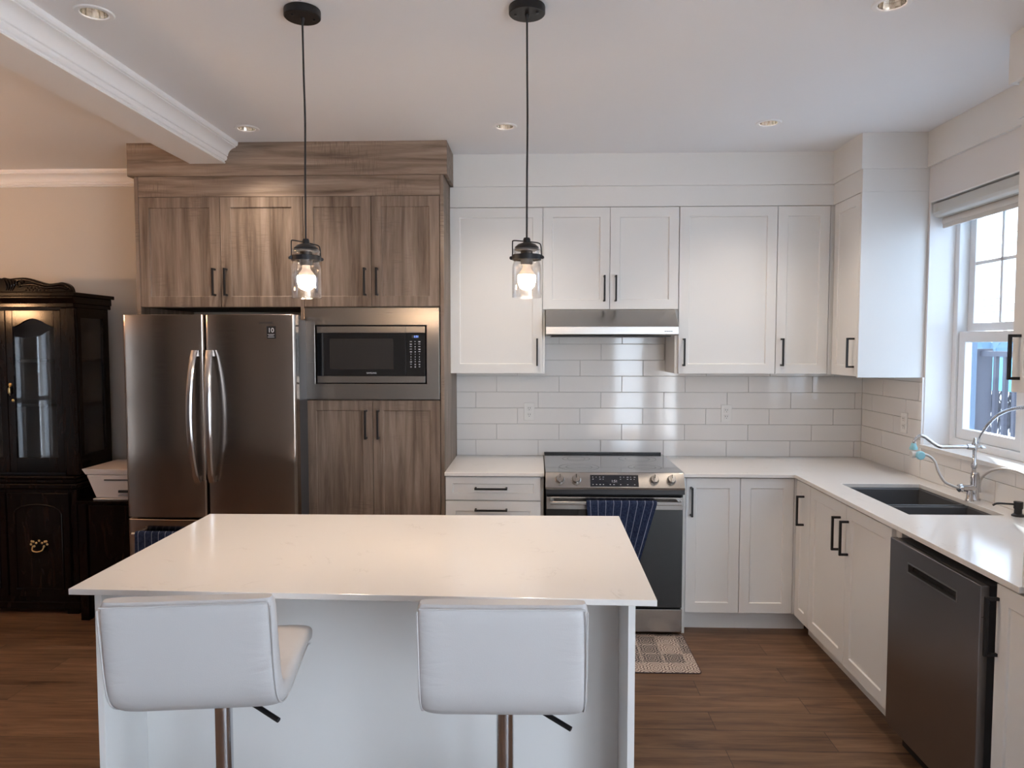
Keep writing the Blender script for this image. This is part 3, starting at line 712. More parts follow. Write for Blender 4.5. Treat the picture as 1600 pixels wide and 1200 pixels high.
link('supply_hose', tube(bmesh.new(), hs, .0062, 10), 'hose_white', t, smooth=60)
rise = catmull([(fx + .010, fy, 1.165), (fx + .012, fy - .01, 1.215), (fx + .014, fy - .075, 1.288), (fx + .012, fy - .155, 1.337), (fx + .014, fy - .25, 1.366), (fx + .016, fy - .36, 1.376), (fx + .01, fy - .46, 1.35), (fx, fy - .50, 1.28), (fx - .01, fy - .50, 1.20)], 10)
bm = tube(bmesh.new(), rise, .0058, 10)
for i, p in enumerate(rise[::1]):   # coil rings
    if i > 14: tube(bm, [p, p + (rise[min(i + 1, len(rise) - 1)] - rise[i - 1]).normalized() * .003], .0078, 10)
link('spring_hose', bm, 'chrome', t, smooth=50)
lo = catmull([(fx + .018, fy - .01, ZT + .04), (fx + .020, fy - .01, ZT + .10), (fx + .024, fy - .06, ZT + .145), (fx + .026, fy - .14, ZT + .172), (fx + .028, fy - .24, ZT + .180), (fx + .02, fy - .36, ZT + .170)], 8)
link('drain_hose', tube(bmesh.new(), lo, .006, 10), 'hose_white', t, smooth=60)
# soap dispenser
t = thing('soap_dispenser', 'matte black soap pump beside the sink at right', 'soap dispenser', (2.033, 3.068, ZT))
link('pump_body', lathe(bmesh.new(), [(0, 0), (.024, 0), (.024, .006), (.015, .012), (.0145, .030), (.0175, .034), (.0175, .062), (0, .064)], (2.033, 3.068, ZT), 24), 'black_plastic', t, smooth=40)
link('nozzle', tube(bmesh.new(), catmull([(2.025, 3.068, ZT + .050), (1.98, 3.068, ZT + .053), (1.945, 3.068, ZT + .054), (1.928, 3.068, ZT + .046)], 5), .0042, 10), 'black_plastic', t, smooth=60)

# outlets
def outlet(label, M):
    t = thing('wall_outlet', label, 'outlet', M.translation, 'duplex outlets in the tiled splashback')
    bm = B(-.034, .034, -.006, 0, -.057, .057, M=M); link('cover_plate', bm, 'outlet_white', t, bevel=.002)
    for s in (-1, 1):
        f = link('receptacle', B(-.016, .016, -.009, -.0055, s * .021 - .014, s * .021 + .014, M=M), 'outlet_white', t, bevel=.001)
        g = bmesh.new()
        for dx in (-.006, .006): box(g, dx - .0012, dx + .0012, -.0096, -.0085, s * .021 - .001, s * .021 + .008, M)
        box(g, -.0022, .0022, -.0096, -.0085, s * .021 - .010, s * .021 - .006, M)
        sub('slots', g, 'slot_dark', f, t)
outlet('white duplex outlet on the tiles left of the range', TR(-.045, YW - .011, 1.201))
outlet('white duplex outlet on the tiles right of the range', TR(1.228, YW - .011, 1.192))
outlet('white duplex outlet on the side wall by the window', TR(XR - .011, 4.13, 1.195, '-x'))

# ================================================================ RANGE
t = thing('range', 'stainless slide-in electric range with black glass top', 'range', (.435, 4.3, 0))
rx0, rx1 = .053, .819
link('range_body', B(rx0 + .004, rx1 - .004, 4.012, 4.63, .04, .90), 'gap_black', t)
o = link('cooktop', B(rx0, rx1 + .004, 3.99, 4.665, .915, .926), 'cooktop_glass', t, bevel=.002)
link('rear_lip', B(rx0, rx1 - .01, 4.655, 4.672, .9265, .938), 'black_plastic', t, bevel=.001)
PY0, PY1, PZ0, PZ1 = 3.938, 3.985, .838, .925
link('control_panel', prism(bmesh.new(), [(PY0, PZ0), (PY0 - .002, PZ0 + .012), (PY1 - .006, PZ1), (4.01, PZ1), (4.01, PZ0)], rx0, rx1, 'x'), 'stainless', t, bevel=.0015)
dirv = Vector((0, PY1 - .006 - (PY0 - .002), PZ1 - PZ0 - .012)).normalized(); nrm = Vector((0, -dirv.z, dirv.y))
def onpanel(x, s, n=0): return Vector((x, PY0 - .002, PZ0 + .012)) + dirv * s + nrm * n
RM = Matrix((Vector((1, 0, 0)), dirv, nrm)).transposed().to_4x4()
for kx in (.132, .222, .652, .746):
    c = onpanel(kx, .044, 0)
    K = link('knob', lathe(bmesh.new(), [(0, 0), (.026, 0), (.026, .004), (.023, .006), (.0215, .026), (.019, .030), (0, .030)], c, 28, RM), 'stainless', t, smooth=40)
    g = B(-.0055, .0055, -.020, .020, .029, .038, M=Matrix.Translation(c) @ RM); box(g, -.0022, .0022, .0, .021, .0375, .039, M=Matrix.Translation(c) @ RM, mi=1)
    sub('grip', g, ['stainless', 'black_plastic'], K, t, bevel=.001)
MP = Matrix.Translation(onpanel(0, 0)) @ RM
mat('panel_glass', (.01, .012, .02), .2)
D = link('display_panel', B(.300, .566, .006, .074, -.002, .0015, M=MP), 'panel_glass', t, bevel=.0008)
g = bmesh.new(); rr = random.Random(7)
for r, s in enumerate((.060, .048, .017)):
    for k in range(13):
        if r < 2 and 3 < k < 8: continue
        if rr.random() < .75: box(g, .312 + k * .019, .312 + k * .019 + rr.uniform(.004, .011), s, s + .0022, .0012, .0019, M=MP)
sub('display_marks', g, 'slot_dark' if 0 else 'print_grey', D, t)
for p in [o_ for o_ in t.children if o_.name.startswith('display_panel')]: pass
tx = text('1:51', .020, onpanel(.433, .037, .002), (0, 0, 0), 'print_grey', t); tx.rotation_euler = RM.to_euler()
link('panel_lower_edge', B(rx0 + .004, rx1, 3.945, 4.01, .812, .837), 'black_plastic', t)
OD = link('oven_door', B(rx0 + .006, rx1 - .004, 3.972, 4.010, .168, .790), 'oven_glass', t, bevel=.002)
sub('door_top_strip', B(rx0 + .006, rx1 - .004, 3.966, 3.974, .722, .791), 'stainless', OD, t, bevel=.001)
hb = B(.078, .800, 3.912, 3.926, .757, .777); box(hb, .078, .100, 3.926, 3.968, .757, .777); box(hb, .778, .800, 3.926, 3.968, .757, .777)
sub('handle', hb, 'stainless', OD, t, bevel=.004)
link('storage_drawer', B(rx0 + .006, rx1 - .002, 3.975, 4.010, .028, .156), 'stainless', t, bevel=.002)
for x in (rx0 + .05, rx1 - .05): link('leg', lathe(bmesh.new(), [(0, 0), (.02, 0), (.016, .045), (0, .045)], (x, 4.1, 0), 16), 'black_plastic', t)
# burner rings printed on the glass
mat('burner_ring', (.07, .07, .075), .2)
for cx, cy, r in ((.25, 4.16, .115), (.63, 4.16, .095), (.25, 4.47, .085), (.63, 4.47, .115)):
    g = bmesh.new()
    for q in (r, r * .66): lathe(g, [(q - .0012, 0), (q + .0012, 0)], (cx, cy, .9264), 48)
    link('burner_ring', g, 'burner_ring', t)
# pinstriped towel
cloth_obj('dish_towel', 'navy pinstriped towel draped over the oven door handle', x0=.276, x1=.660, ybar=3.919, zbar=.767, rbar=.0125, zf=.455, zb=.56, lean=-.035, seed=3, narrow=.32, amp=.012)
# floor mat
def rrect(x0, x1, y0, y1, r, n=6):
    out = []
    for cx, cy, a0 in ((x1 - r, y1 - r, 0), (x0 + r, y1 - r, 90), (x0 + r, y0 + r, 180), (x1 - r, y0 + r, 270)):
        for k in range(n + 1): a = R(a0 + 90 * k / n); out.append((cx + r * math.cos(a), cy + r * math.sin(a)))
    return out
t = thing('kitchen_mat', 'patchwork tile-pattern vinyl mat in front of the range', 'mat', (.44, 3.74, 0))
link('mat_base', prism(bmesh.new(), rrect(.058, .828, 3.518, 4.0, .02), .0005, .005, 'z'), 'mat_edge', t)
link('printed_face', prism(bmesh.new(), rrect(.062, .824, 3.522, 3.998, .017), .0051, .0062, 'z'), 'patchwork_vinyl', t)

# ================================================================ ISLAND
t = thing('kitchen_island', 'white kitchen island under the quartz slab', 'kitchen island', (-.52, 2.5, 0))
link('end_panel', B(-1.316, -1.295, 2.062, 2.97, 0, .895), 'white_lacquer', t, bevel=.0015)
link('end_panel', B(.269, .290, 2.062, 2.97, 0, .895), 'white_lacquer', t, bevel=.0015)
link('back_panel', B(-1.2945, .2685, 2.29, 2.309, 0, .895), 'white_lacquer', t)
link('cabinet_body', B(-1.2945, .2685, 2.31, 2.95, .1, .895), 'white_lacquer', t)
tagset(link('island_countertop', prism(bmesh.new(), [(-1.386, 2.049), (.344, 2.011), (.351, 3.016), (-1.395, 2.996)], .896, ZT, 'z'), 'quartz_top', bevel=.0015), 'white quartz slab top of the kitchen island', 'countertop')

# ================================================================ BAR STOOLS
def stool(loc, rz, label):
    t = thing('bar_stool', label, 'bar stool', (loc[0], loc[1], 0), 'white bar stools at the island', rz=R(rz))
    # centre line of the padded shell: down the back, round the bend, out along the seat (local: faces +y)
    path = catmull([(-.232, 1.058), (-.222, .98), (-.208, .89), (-.192, .83), (-.155, .797), (-.10, .787), (-.02, .790), (.08, .800), (.16, .803), (.205, .790)], 5)
    n = len(path); bm = bmesh.new(); rings = []
    for i, p in enumerate(path):
        d = (path[min(i + 1, n - 1)] - path[max(i - 1, 0)]).normalized(); nn = Vector((-d.y, d.x))
        s = i / (n - 1); ht = .026 + .010 * math.sin(math.pi * min(1, s * 1.3)); hw = .192 + .004 * math.sin(math.pi * s)
        if s > .32: hw = .196
        for e, k in ((0, .55), (1, .86)):
            if i == e: ht *= k; hw *= (.970, .992)[e]
            if n - 1 - i == e: ht *= k; hw *= (.955, .985)[e]
        ring = []
        for k in range(36):
            a = 2 * math.pi * k / 36; ca, sa = math.cos(a), math.sin(a); ex = .22
            x = math.copysign(abs(ca) ** ex, ca) * hw; q = math.copysign(abs(sa) ** .55, sa) * ht
            ring.append(bm.verts.new((x, p.x + nn.x * q, p.y + nn.y * q)))
        rings.append(ring)
    for a, b in zip(rings, rings[1:]):
        for k in range(36): bm.faces.new((a[k], a[(k + 1) % 36], b[(k + 1) % 36], b[k]))
    bm.faces.new(rings[0]); bm.faces.new(rings[-1])
    S = link('seat_shell', bm, 'white_leather', t, O=(0, 0, 0), smooth=50)
    pb = bmesh.new()
    for sx in (-1, 1):
        pts = []
        for i, p in enumerate(path[1:-1]):
            d = (path[i + 2] - path[i]).normalized(); nn = Vector((-d.y, d.x)); pts.append((sx * .1895, p.x - nn.x * .0275, p.y - nn.y * .0275))
        tube(pb, pts, .0022, 6)
    pts = [(-.185 + .37 * k / 10, -.2575, 1.049) for k in range(11)]; tube(pb, pts, .0022, 6)
    link('piping', pb, 'white_leather', S, O=(0, 0, 0))
    link('mounting_plate', B(-.09, .09, -.10, .08, .735, .757), 'black_metal', t, O=(0, 0, 0), bevel=.003)
    link('upper_post', lathe(bmesh.new(), [(0, .40), (.0225, .40), (.0225, .735), (0, .735)]), 'chrome', t, O=(0, 0, 0), smooth=40)
    link('gas_post', lathe(bmesh.new(), [(0, .02), (.030, .02), (.030, .42), (.0265, .425), (0, .425)]), 'chrome', t, O=(0, 0, 0), smooth=40)
    link('base_disc', lathe(bmesh.new(), [(0, 0), (.20, 0), (.205, .004), (.19, .012), (.05, .03), (.035, .05), (0, .05)], n=48), 'chrome', t, O=(0, 0, 0), smooth=40)
    link('height_lever', tube(bmesh.new(), [(.02, -.01, .73), (.10, -.06, .712), (.165, -.10, .692)], .0065, 10), 'black_metal', t, O=(0, 0, 0), smooth=50)
    fr = tube(bmesh.new(), catmull([(.03, .0, .30), (.15, .02, .30), (.15, .14, .30), (0, .19, .30), (-.15, .14, .30), (-.15, .02, .30), (-.03, 0, .30)], 6), .009, 10)
    link('footrest', fr, 'chrome', t, O=(0, 0, 0), smooth=50)
    return t
stool((-.823, 1.82), 7, 'white leather bar stool at the left, turned to show its seat')
stool((-.080, 1.82), 1.2, 'white leather bar stool at the right, squarely facing the island')

# ================================================================ PENDANTS
def pendant(x, y, label, rz, dx):
    t = thing('pendant_lamp', label, 'pendant lamp', (x, y, ZC), 'mason-jar pendants over the island', rz=R(rz))
    L = lambda name, bm, m, par=None, **k: link(name, bm, m, par or t, O=(0, 0, ZC), **k)
    c = L('ceiling_canopy', lathe(bmesh.new(), [(0, ZC - .0005), (.060, ZC - .0005), (.061, ZC - .004), (.061, ZC - .024), (.058, ZC - .027), (0, ZC - .027)], n=40), 'black_metal', smooth=40)
    g = bmesh.new()
    for a in (-1, 1): lathe(g, [(0, -.005), (.005, -.005), (.005, 0), (0, 0)], (a * .037, -.01, ZC - .027), 12)
    lathe(g, [(0, -.022), (.004, -.022), (.008, -.002), (.008, 0)], (0, 0, ZC - .026), 12)
    L('canopy_screws', g, 'black_plastic', c, smooth=40)
    cord = catmull([(0, 0, ZC - .04), (dx * .4, 0, 2.55), (dx, 0, 2.40), (dx * .3, 0, 2.2), (0, 0, 1.995)], 8)
    L('cord', tube(bmesh.new(), cord, .0034, 8), 'black_plastic', smooth=60)
    L('jar_lid', lathe(bmesh.new(), [(0, 2.000), (.010, 2.000), (.0125, 1.994), (.0125, 1.984), (.030, 1.978), (.041, 1.968), (.042, 1.958), (.036, 1.956), (0, 1.956)], n=32), 'black_metal', smooth=40)
    L('lamp_socket', lathe(bmesh.new(), [(0, 1.9555), (.021, 1.9555), (.021, 1.915), (.019, 1.910), (0, 1.910)], n=24), 'black_metal', smooth=40)
    L('clamp_ring', lathe(bmesh.new(), [(.0465, 1.925), (.050, 1.925), (.050, 1.942), (.0465, 1.942), (.0465, 1.925)], n=40), 'black_metal', smooth=30)
    w_ = catmull([(-.052, 0, 1.934), (-.050, 0, 1.95), (-.050, 0, 1.985), (-.046, 0, 1.992), (-.02, 0, 1.990), (.02, 0, 1.985), (.043, 0, 1.980), (.049, 0, 1.970), (.051, 0, 1.945), (.053, 0, 1.934)], 5)
    L('bail_wire', tube(bmesh.new(), w_, .0022, 8), 'black_metal', smooth=60)
    g = bmesh.new()
    for a in (-1, 1): lathe(g, [(0, -.005), (.006, -.005), (.006, .005), (0, .005)], (a * .054, 0, 1.933), 12, Matrix.Rotation(R(90), 4, 'X'))
    L('clamp_knobs', g, 'black_metal', smooth=40)
    jar = [(.0495, 1.797), (.0500, 1.800), (.0500, 1.898), (.0485, 1.908), (.0455, 1.915), (.0445, 1.922), (.0445, 1.950), (.0470, 1.953), (.0470, 1.960), (.043, 1.964)]
    o = L('glass_jar', lathe(bmesh.new(), jar, n=48), 'jar_glass', smooth=60); s = o.modifiers.new('thick', 'SOLIDIFY'); s.thickness = .003; s.offset = -1
    o = L('light_bulb', lathe(bmesh.new(), [(0, 1.9095), (.013, 1.9095), (.0135, 1.900), (.0165, 1.893), (.0235, 1.885), (.0290, 1.874)], n=24), 'bulb_base', smooth=60)
    L('glowing_globe', lathe(bmesh.new(), [(.0292, 1.8735), (.0312, 1.864), (.0305, 1.854), (.0265, 1.845), (.019, 1.8385), (.010, 1.8355), (0, 1.835)], n=24), 'bulb_glow', o, smooth=60)
pendant(-.793, 2.47, 'mason-jar pendant lamp hanging before the oak doors', 35, .004)
pendant(-.033, 2.47, 'mason-jar pendant lamp hanging before the white cabinets', -12, .002)

# recessed downlights
def downlight(x, y, label):
    t = thing('recessed_downlight', label, 'ceiling light', (x, y, ZC), 'recessed downlights in the kitchen ceiling')
    O = (0, 0, 0); c = (0, 0, 0)
    link('trim_ring', lathe(bmesh.new(), [(.043, 0), (.046, -.004), (.060, -.004), (.064, -.0005), (.064, 0)], c, 40), 'trim_white', t, O=O, smooth=40)
    link('reflector', lathe(bmesh.new(), [(.043, -.001), (.041, .02), (.034, .06), (.026, .082)], c, 14), 'mirror_cone', t, O=O)
    link('lamp_lens', lathe(bmesh.new(), [(0, .080), (.026, .080), (.026, .086), (0, .086)], c, 24), 'spot_glow', t, O=O)
    d = bpy.data.lights.new('lamp_light', 'SPOT'); d.energy = 18 if y > 3 else 8; d.color = (1, .84, .68); d.spot_size = R(110); d.spot_blend = 1; d.shadow_soft_size = .028
    o = bpy.data.objects.new('lamp_light', d); C.objects.link(o); o.parent = t; o.location = (0, 0, .03)
for (x, y), lb in zip(LIGHTS, ('round recessed ceiling light beside the crown-moulded beam, nearest', 'round recessed ceiling light where the beam meets the oak unit', 'round recessed ceiling light between the two pendants', 'round recessed ceiling light in front of the corner wall cabinets', 'round recessed ceiling light cut by the top edge at right')):
    downlight(x, y, lb)

# ================================================================ CHINA CABINET
t = thing('china_cabinet', 'black lacquered china cabinet with carved crest and glass doors', 'china cabinet', (-3.18, 4.4, 0))
cx = -3.19; hw = .43; yf = 4.225; lac = 'dark_lacquer'
# base
link('base_body', B(cx - .445, cx + .420, 4.20, 4.66, .075, .765), lac, t, bevel=.003)
bm = B(cx - .46, cx + .432, 4.185, 4.665, .768, .800); box(bm, cx - .45, cx + .42, 4.195, 4.66, .800, .828); box(bm, cx - .46, cx + .43, 4.182, 4.665, .828, .846)
link('waist_moulding', bm, lac, t, bevel=.008, seg=3)
link('plinth', B(cx - .455, cx + .428, 4.19, 4.66, .03, .078), lac, t, bevel=.006)
for x in (cx - .40, cx + .37):
    for y in (4.20, 4.58): link('foot', B(x - .03, x + .04, y, y + .07, 0, .03), lac, t)
for s in (-1, 1):
    xa, xb = (cx - .40, cx - .012) if s < 0 else (cx + .0, cx + .38)
    bmm = bmesh.new(); box(bmm, xa, xb, 4.184, 4.199, .11, .745)
    D = link('base_door', bmm, lac, t, bevel=.003)
    # raised arched moulding
    xm_ = (xa + xb) / 2; w2 = (xb - xa) / 2 - .045
    arc = [(xm_ - w2, 4.183, .16), (xm_ - w2, 4.183, .62)] + [(xm_ - w2 * math.cos(math.pi * k / 8), 4.183, .62 + .055 * math.sin(math.pi * k / 8)) for k in range(1, 8)] + [(xm_ + w2, 4.183, .62), (xm_ + w2, 4.183, .16), (xm_ - w2, 4.183, .16)]
    sub('raised_moulding', tube(bmesh.new(), arc, .007, 8), lac, D, t, smooth=50)
    g = bmesh.new()
    for a, b in ((-.05, .012), (-.035, .028), (-.018, .02), (0, .034), (.018, .02), (.035, .028), (.05, .012), (-.03, 0), (.03, 0), (-.045, .03), (.045, .03)): lathe(g, [(0, 0), (.0075, 0), (.005, .004), (0, .005)], (xm_ + a, 4.184, .42 + b), 10, Matrix.Rotation(R(90), 4, 'X'))
    tube(g, catmull([(xm_ - .035, 4.178, .425), (xm_ - .03, 4.165, .400), (xm_, 4.160, .392), (xm_ + .03, 4.165, .400), (xm_ + .035, 4.178, .425)], 5), .004, 8)
    sub('brass_pull', g, 'brass', D, t, smooth=50)
# hutch
x0, x1 = cx - hw, cx + hw
bm = B(x0, x0 + .02, yf + .02, 4.56, .847, 1.86); 
fr = cells(bmesh.new(), [yf + .02, yf + .055, 4.50, 4.56], [.847, .965, 1.80, 1.86], lambda u, v: yf + .055 < u < 4.50 and .965 < v < 1.80, x1 - .02, x1, 'x')
link('side_frame', fr, lac, t, bevel=.002)
link('side_glass', B(x1 - .012, x1 - .008, yf + .05, 4.505, .96, 1.805), 'cabinet_glass', t)
link('side_panel', bm, lac, t)
link('rear_panel', B(x0 + .021, x1 - .021, 4.556, 4.566, .847, 1.86), 'dark_interior', t)
link('top_panel', B(x0 + .021, x1 - .021, yf + .02, 4.555, 1.846, 1.86), 'dark_interior', t)
link('bottom_panel', B(x0 + .021, x1 - .021, yf + .02, 4.555, .847, .862), 'dark_interior', t)
for z in (1.53, 1.26): link('shelf', B(x0 + .022, x1 - .022, yf + .035, 4.554, z, z + .018), lac, t)
for s in (0, 1):
    a = x0 if s == 0 else x1 - .088
    P = link('front_pilaster', B(a, a + .088, yf - .004, yf + .019, .847, 1.858), lac, t, bevel=.004)
    g = bmesh.new(); xx = a + (.018 if s == 0 else .070)
    for k in range(60): lathe(g, [(0, 0), (.0038, 0), (.003, .003), (0, .004)], (xx, yf - .004, .88 + k * .0135), 6, Matrix.Rotation(R(90), 4, 'X'))
    sub('bead_carving', g, lac, P, t, smooth=50)
# glazed doors with arched heads
def gdoor(xa, xb, knob):
    bm = bmesh.new(); s = .042; N = 14; zt = 1.842; zb = .862; y0, y1 = yf, yf + .018
    def head(u):   # u 0..1 across the opening
        return 1.745 + .047 * math.sin(math.pi * u) ** 1.0 if .16 < u < .84 else 1.745 + (.012 * math.sin(math.pi * (u / .16 if u < .5 else (1 - u) / .16)))
    ia, ib = xa + s, xb - s
    box(bm, xa, ia, y0, y1, zb, zt); box(bm, ib, xb, y0, y1, zb, zt); box(bm, ia, ib, y0, y1, zb, zb + .09)
    poly = [(ia, zt)] + [(ia + (ib - ia) * k / N, 1.742 + .050 * math.sin(math.pi * k / N) ** 1.6) for k in range(N + 1)] + [(ib, zt)]
    prism(bm, poly, y0, y1, 'y')
    D = link('glass_door', bm, lac, t, bevel=.002)
    sub('door_glass', B(ia - .005, ib + .005, y0 + .008, y0 + .011, zb + .08, 1.80), 'cabinet_glass', D, t)
    g = lathe(bmesh.new(), [(0, 0), (.012, .001), (.010, .006), (0, .008)], (knob, yf, 1.395), 16, Matrix.Rotation(R(90), 4, 'X'))
    tube(g, catmull([(knob, yf - .008, 1.388), (knob, yf - .012, 1.375), (knob, yf - .012, 1.345), (knob, yf - .008, 1.332)], 5), [.003] * 5 + [.008] * 6 + [.003] * 5, 8)
    lathe(g, [(0, 0), (.009, .001), (.006, .004), (0, .004)], (knob + (.012), yf, 1.30), 12, Matrix.Rotation(R(90), 4, 'X'))
    if knob > cx: sub('brass_knob', g, 'brass', D, t, smooth=50)
    else: g.free()
gdoor(cx + .002, x1 - .090, cx + .020); gdoor(x0 + .090, cx - .002, cx - .022)
# cornice and carved crest
bm = B(x0 - .01, x1 + .008, yf - .02, 4.58, 1.86, 1.884)
prism(bm, [(yf - .016, 1.884), (yf - .022, 1.900), (yf - .034, 1.915), (yf - .034, 1.925), (4.58, 1.925), (4.58, 1.884)], x0 - .02, x1 + .014, 'x')
box(bm, x0 - .03, x1 + .028, yf - .042, 4.59, 1.925, 1.948)
link('cornice', bm, lac, t, bevel=.003)
top = [(0, 2.030), (.02, 2.036), (.05, 2.030), (.09, 2.034), (.14, 2.036), (.18, 2.030), (.24, 2.012), (.29, 2.000), (.34, 2.004), (.37, 2.008), (.40, 2.000), (.425, 1.980), (.435, 1.949)]
sm = catmull([(a, b, 0) for a, b in top], 4); pr = [(cx + p.x, p.y) for p in sm]
pl = [(cx - p.x, p.y) for p in sm[::-1]][:-1]
K = link('crest', prism(bmesh.new(), pl + pr, yf - .02, yf + .012, 'y'), lac, t, bevel=.004)
g = bmesh.new()
def spiral(c, r0, turns, s, a0, y=yf - .022):
    return [(c[0] + s * r0 * (1 - k / 26) * math.cos(a0 + turns * 2 * math.pi * k / 24), y, c[1] + r0 * (1 - k / 26) * math.sin(a0 + turns * 2 * math.pi * k / 24)) for k in range(25)]
for s in (-1, 1):
    tube(g, spiral((cx + s * .115, 1.998), .028, 1.4, s, .3), [.006] * 25, 8)
    tube(g, [(p[0] * 1, yf - .022, p[1]) for p in ([(cx + s * q.x, q.y - .013) for q in sm[12:46]])], .006, 8)
    tube(g, catmull([(cx + s * .13, yf - .02, 1.99), (cx + s * .2, yf - .022, 1.993), (cx + s * .28, yf - .022, 1.975), (cx + s * .36, yf - .022, 1.978), (cx + s * .40, yf - .02, 1.965)], 5), .007, 8)
    for k in range(4): tube(g, catmull([(cx + s * (.03 + k * .012), yf - .02, 1.958), (cx + s * (.035 + k * .016), yf - .024, 1.99), (cx + s * (.02 + k * .02), yf - .02, 2.022)], 4), .0035, 6)
    for i in range(6):
        for j in range(2):
            lathe(g, [(0, 0), (.006, 0), (.004, .004), (0, .005)], (cx + s * (.15 + i * .022 + j * .011), yf - .02, 1.962 + j * .012), 6, Matrix.Rotation(R(90), 4, 'X'))
    tube(g, spiral((cx + s * .395, 1.975), .018, 1.2, -s, 1.2), .004, 6)
sub('crest_carving', g, lac, K, t, smooth=50)

# printer stand and printer
t = thing('printer_stand', 'low black cabinet between china cabinet and fridge', 'cabinet', (-2.49, 4.3, 0))
link('cabinet_body', B(-2.700, -2.29, 4.12, 4.60, .02, .700), lac, t, bevel=.003)
link('cabinet_top', B(-2.712, -2.285, 4.10, 4.62, .701, .718), lac, t, bevel=.003)
for x in (-2.70, -2.34): link('foot', B(x, x + .05, 4.10, 4.15, 0, .70), lac, t, bevel=.002)
link('door', B(-2.640, -2.345, 4.106, 4.119, .06, .69), lac, t, bevel=.002)
t = thing('printer', 'white all-in-one printer sitting on the low black cabinet by the fridge', 'printer', (-2.45, 4.3, .719))
def taper(b0, b1, z0, z1):
    bm = bmesh.new(); V = [bm.verts.new((x, y, z)) for (x0, x1, y0, y1), z in ((b0, z0), (b1, z1)) for x, y in ((x0, y0), (x1, y0), (x1, y1), (x0, y1))]
    bm.faces.new(V[:4][::-1]); bm.faces.new(V[4:])
    for k in range(4): bm.faces.new((V[k], V[(k + 1) % 4], V[4 + (k + 1) % 4], V[4 + k]))
    return bm
link('printer_body', taper((-2.615, -2.315, 4.145, 4.45), (-2.658, -2.295, 4.125, 4.47), .728, .868), 'printer_white', t, bevel=.006)
link('base_lip', B(-2.622, -2.31, 4.125, 4.44, .720, .7275), 'printer_white', t, bevel=.003)
link('scanner_lid', taper((-2.660, -2.293, 4.121, 4.472), (-2.680, -2.283, 4.113, 4.48), .869, .905), 'printer_white', t, bevel=.005)
link('paper_slot', B(-2.47, -2.32, 4.128, 4.16, .762, .776), 'gap_black', t)
link('output_recess', B(-2.55, -2.32, 4.122, 4.16, .835, .842), 'slot_dark', t)
link('output_tray', B(-2.46, -2.32, 4.108, 4.16, .745, .751), 'clear_tray', t)

# ================================================================ unseen dining lamp, added to warm the dining wall
t = thing('added_dining_lamp', 'unseen warm globe lamp added to light the dining wall', 'lamp', (-4.4, 2.4, ZC))
link('cord', tube(bmesh.new(), [(-4.4, 2.4, ZC - .001), (-4.4, 2.4, 1.98)], .004, 8), 'black_metal', t)
link('globe', lathe(bmesh.new(), [(0, -.12), (.06, -.104), (.104, -.06), (.12, 0), (.104, .06), (.06, .104), (0, .12)], (-4.4, 2.4, 1.86), 24), 'added_lamp_glow', t, smooth=60)
link('blocker_bowl', lathe(bmesh.new(), [(0, -.17), (.10, -.15), (.18, -.09), (.22, .0), (.214, .0), (.175, -.085), (.097, -.143), (0, -.162)], (-4.4, 2.4, 1.86), 32), 'trim_white', t, smooth=60)  # bowl added under the globe to keep its light off the floor

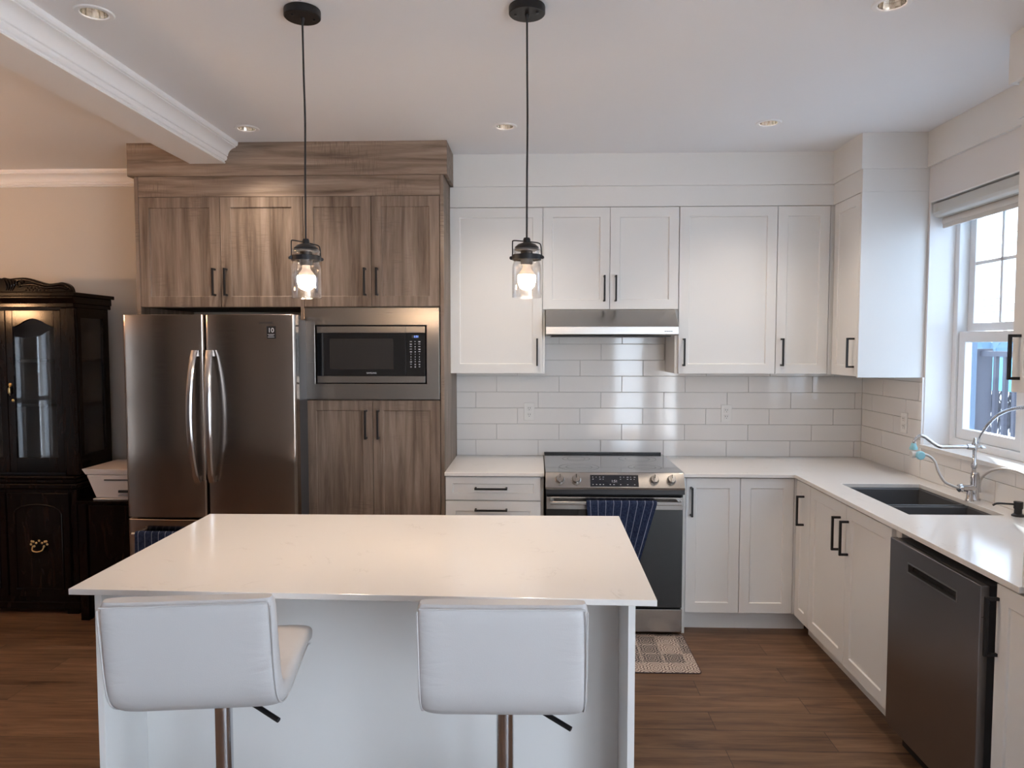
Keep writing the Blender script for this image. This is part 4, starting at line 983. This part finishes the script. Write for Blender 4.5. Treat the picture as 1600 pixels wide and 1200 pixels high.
# ================================================================ OUTSIDE
bm = B(2.45, 60, -40, 60, -.35, -.30); box(bm, -40, 2.45, -40, -3.70, -.35, -.30); box(bm, -40, -6.70, -3.70, 60, -.35, -.30)
tagset(link('ground_snow', bm, 'snow'), kind='structure')
t = thing('added_shelving', 'unseen dark shelving added to darken the fridge reflection', 'added_shelving', (-5.8, -3.3, 0))  # out of view, added so the fridge door reflects something dark
link('carcass', cells(bmesh.new(), [-6.4, -6.37, -5.8, -5.77, -5.23, -5.2], [0, .08, .6, .63, 1.15, 1.18, 1.7, 1.73, 2.27, 2.3], lambda u, v: (-6.37 < u < -5.8 or -5.77 < u < -5.23) and any(a < v < b for a, b in ((.08, .6), (.63, 1.15), (1.18, 1.7), (1.73, 2.27))), -3.49, -3.15, 'y'), 'added_dark', t)
link('back_panel', B(-6.4, -5.2, -3.498, -3.4905, 0, 2.3), 'added_dark', t)
FXX = 4.0
t = thing('fence', 'dark fence with balusters outside the kitchen window', 'fence', (FXX, 5, -.3))
link('top_rail', B(FXX - .03, FXX + .03, 2.2, 8.5, 1.535, 1.580), 'fence_paint', t)
link('bottom_rail', B(FXX - .02, FXX + .02, 2.2, 8.5, .40, .44), 'fence_paint', t)
for k, y in enumerate([5.62 + .128 * i for i in range(7)]): link('baluster', B(FXX - .015, FXX + .015, y - .018, y + .018, .44, 1.535), 'fence_paint', t)
for y, hw in ((7.10, .53), (5.45, .09), (4.2, .09)): link('post', B(FXX - .08, FXX + .08, y - hw, y + hw, -.3, 1.60), 'fence_paint', t)
tagset(link('pool_cover', B(6.2, 6.26, 7, 14.5, 1.02, 1.46), 'tarp'), 'pale blue tarp stretched beyond the fence', 'tarp')
bm = bmesh.new(); rr = random.Random(9)
for k in range(900):
    p = Vector((rr.uniform(7.2, 8.0), rr.uniform(8, 17), rr.uniform(.1, .6))); q = p + Vector((rr.uniform(-.2, .2), rr.uniform(-.3, .3), rr.uniform(.3, .8)))
    q.z = min(q.z, .95); tube(bm, [p, q], .012, 3)
tagset(link('hedge', bm, 'hedge_twigs'), 'bare twiggy hedge beyond the fence', 'hedge', kind='stuff')
bm = bmesh.new()
for k in range(60):
    y = 40 + k * 2.2; h = rr.uniform(2.0, 3.2); lathe(bm, [(2.4, -.3), (2.6, h * .4), (1.6, h * .8), (0, h)], (58 + rr.uniform(-4, 4), y - 30, 0), 7)
tagset(link('distant_trees', bm, 'hill'), 'blurred blue line of trees on the horizon', 'trees', kind='stuff')
for k, (z, y0) in enumerate(((4.9, 20), (4.6, 20), (3.0, 20), (2.8, 20), (2.6, 20))):
    tagset(link('power_line', tube(bmesh.new(), [(14, 2, z), (14, 60, z + .1)], .012, 5), 'wire'), 'thin power lines crossing the sky outside', 'power line', 'power lines outside the window')
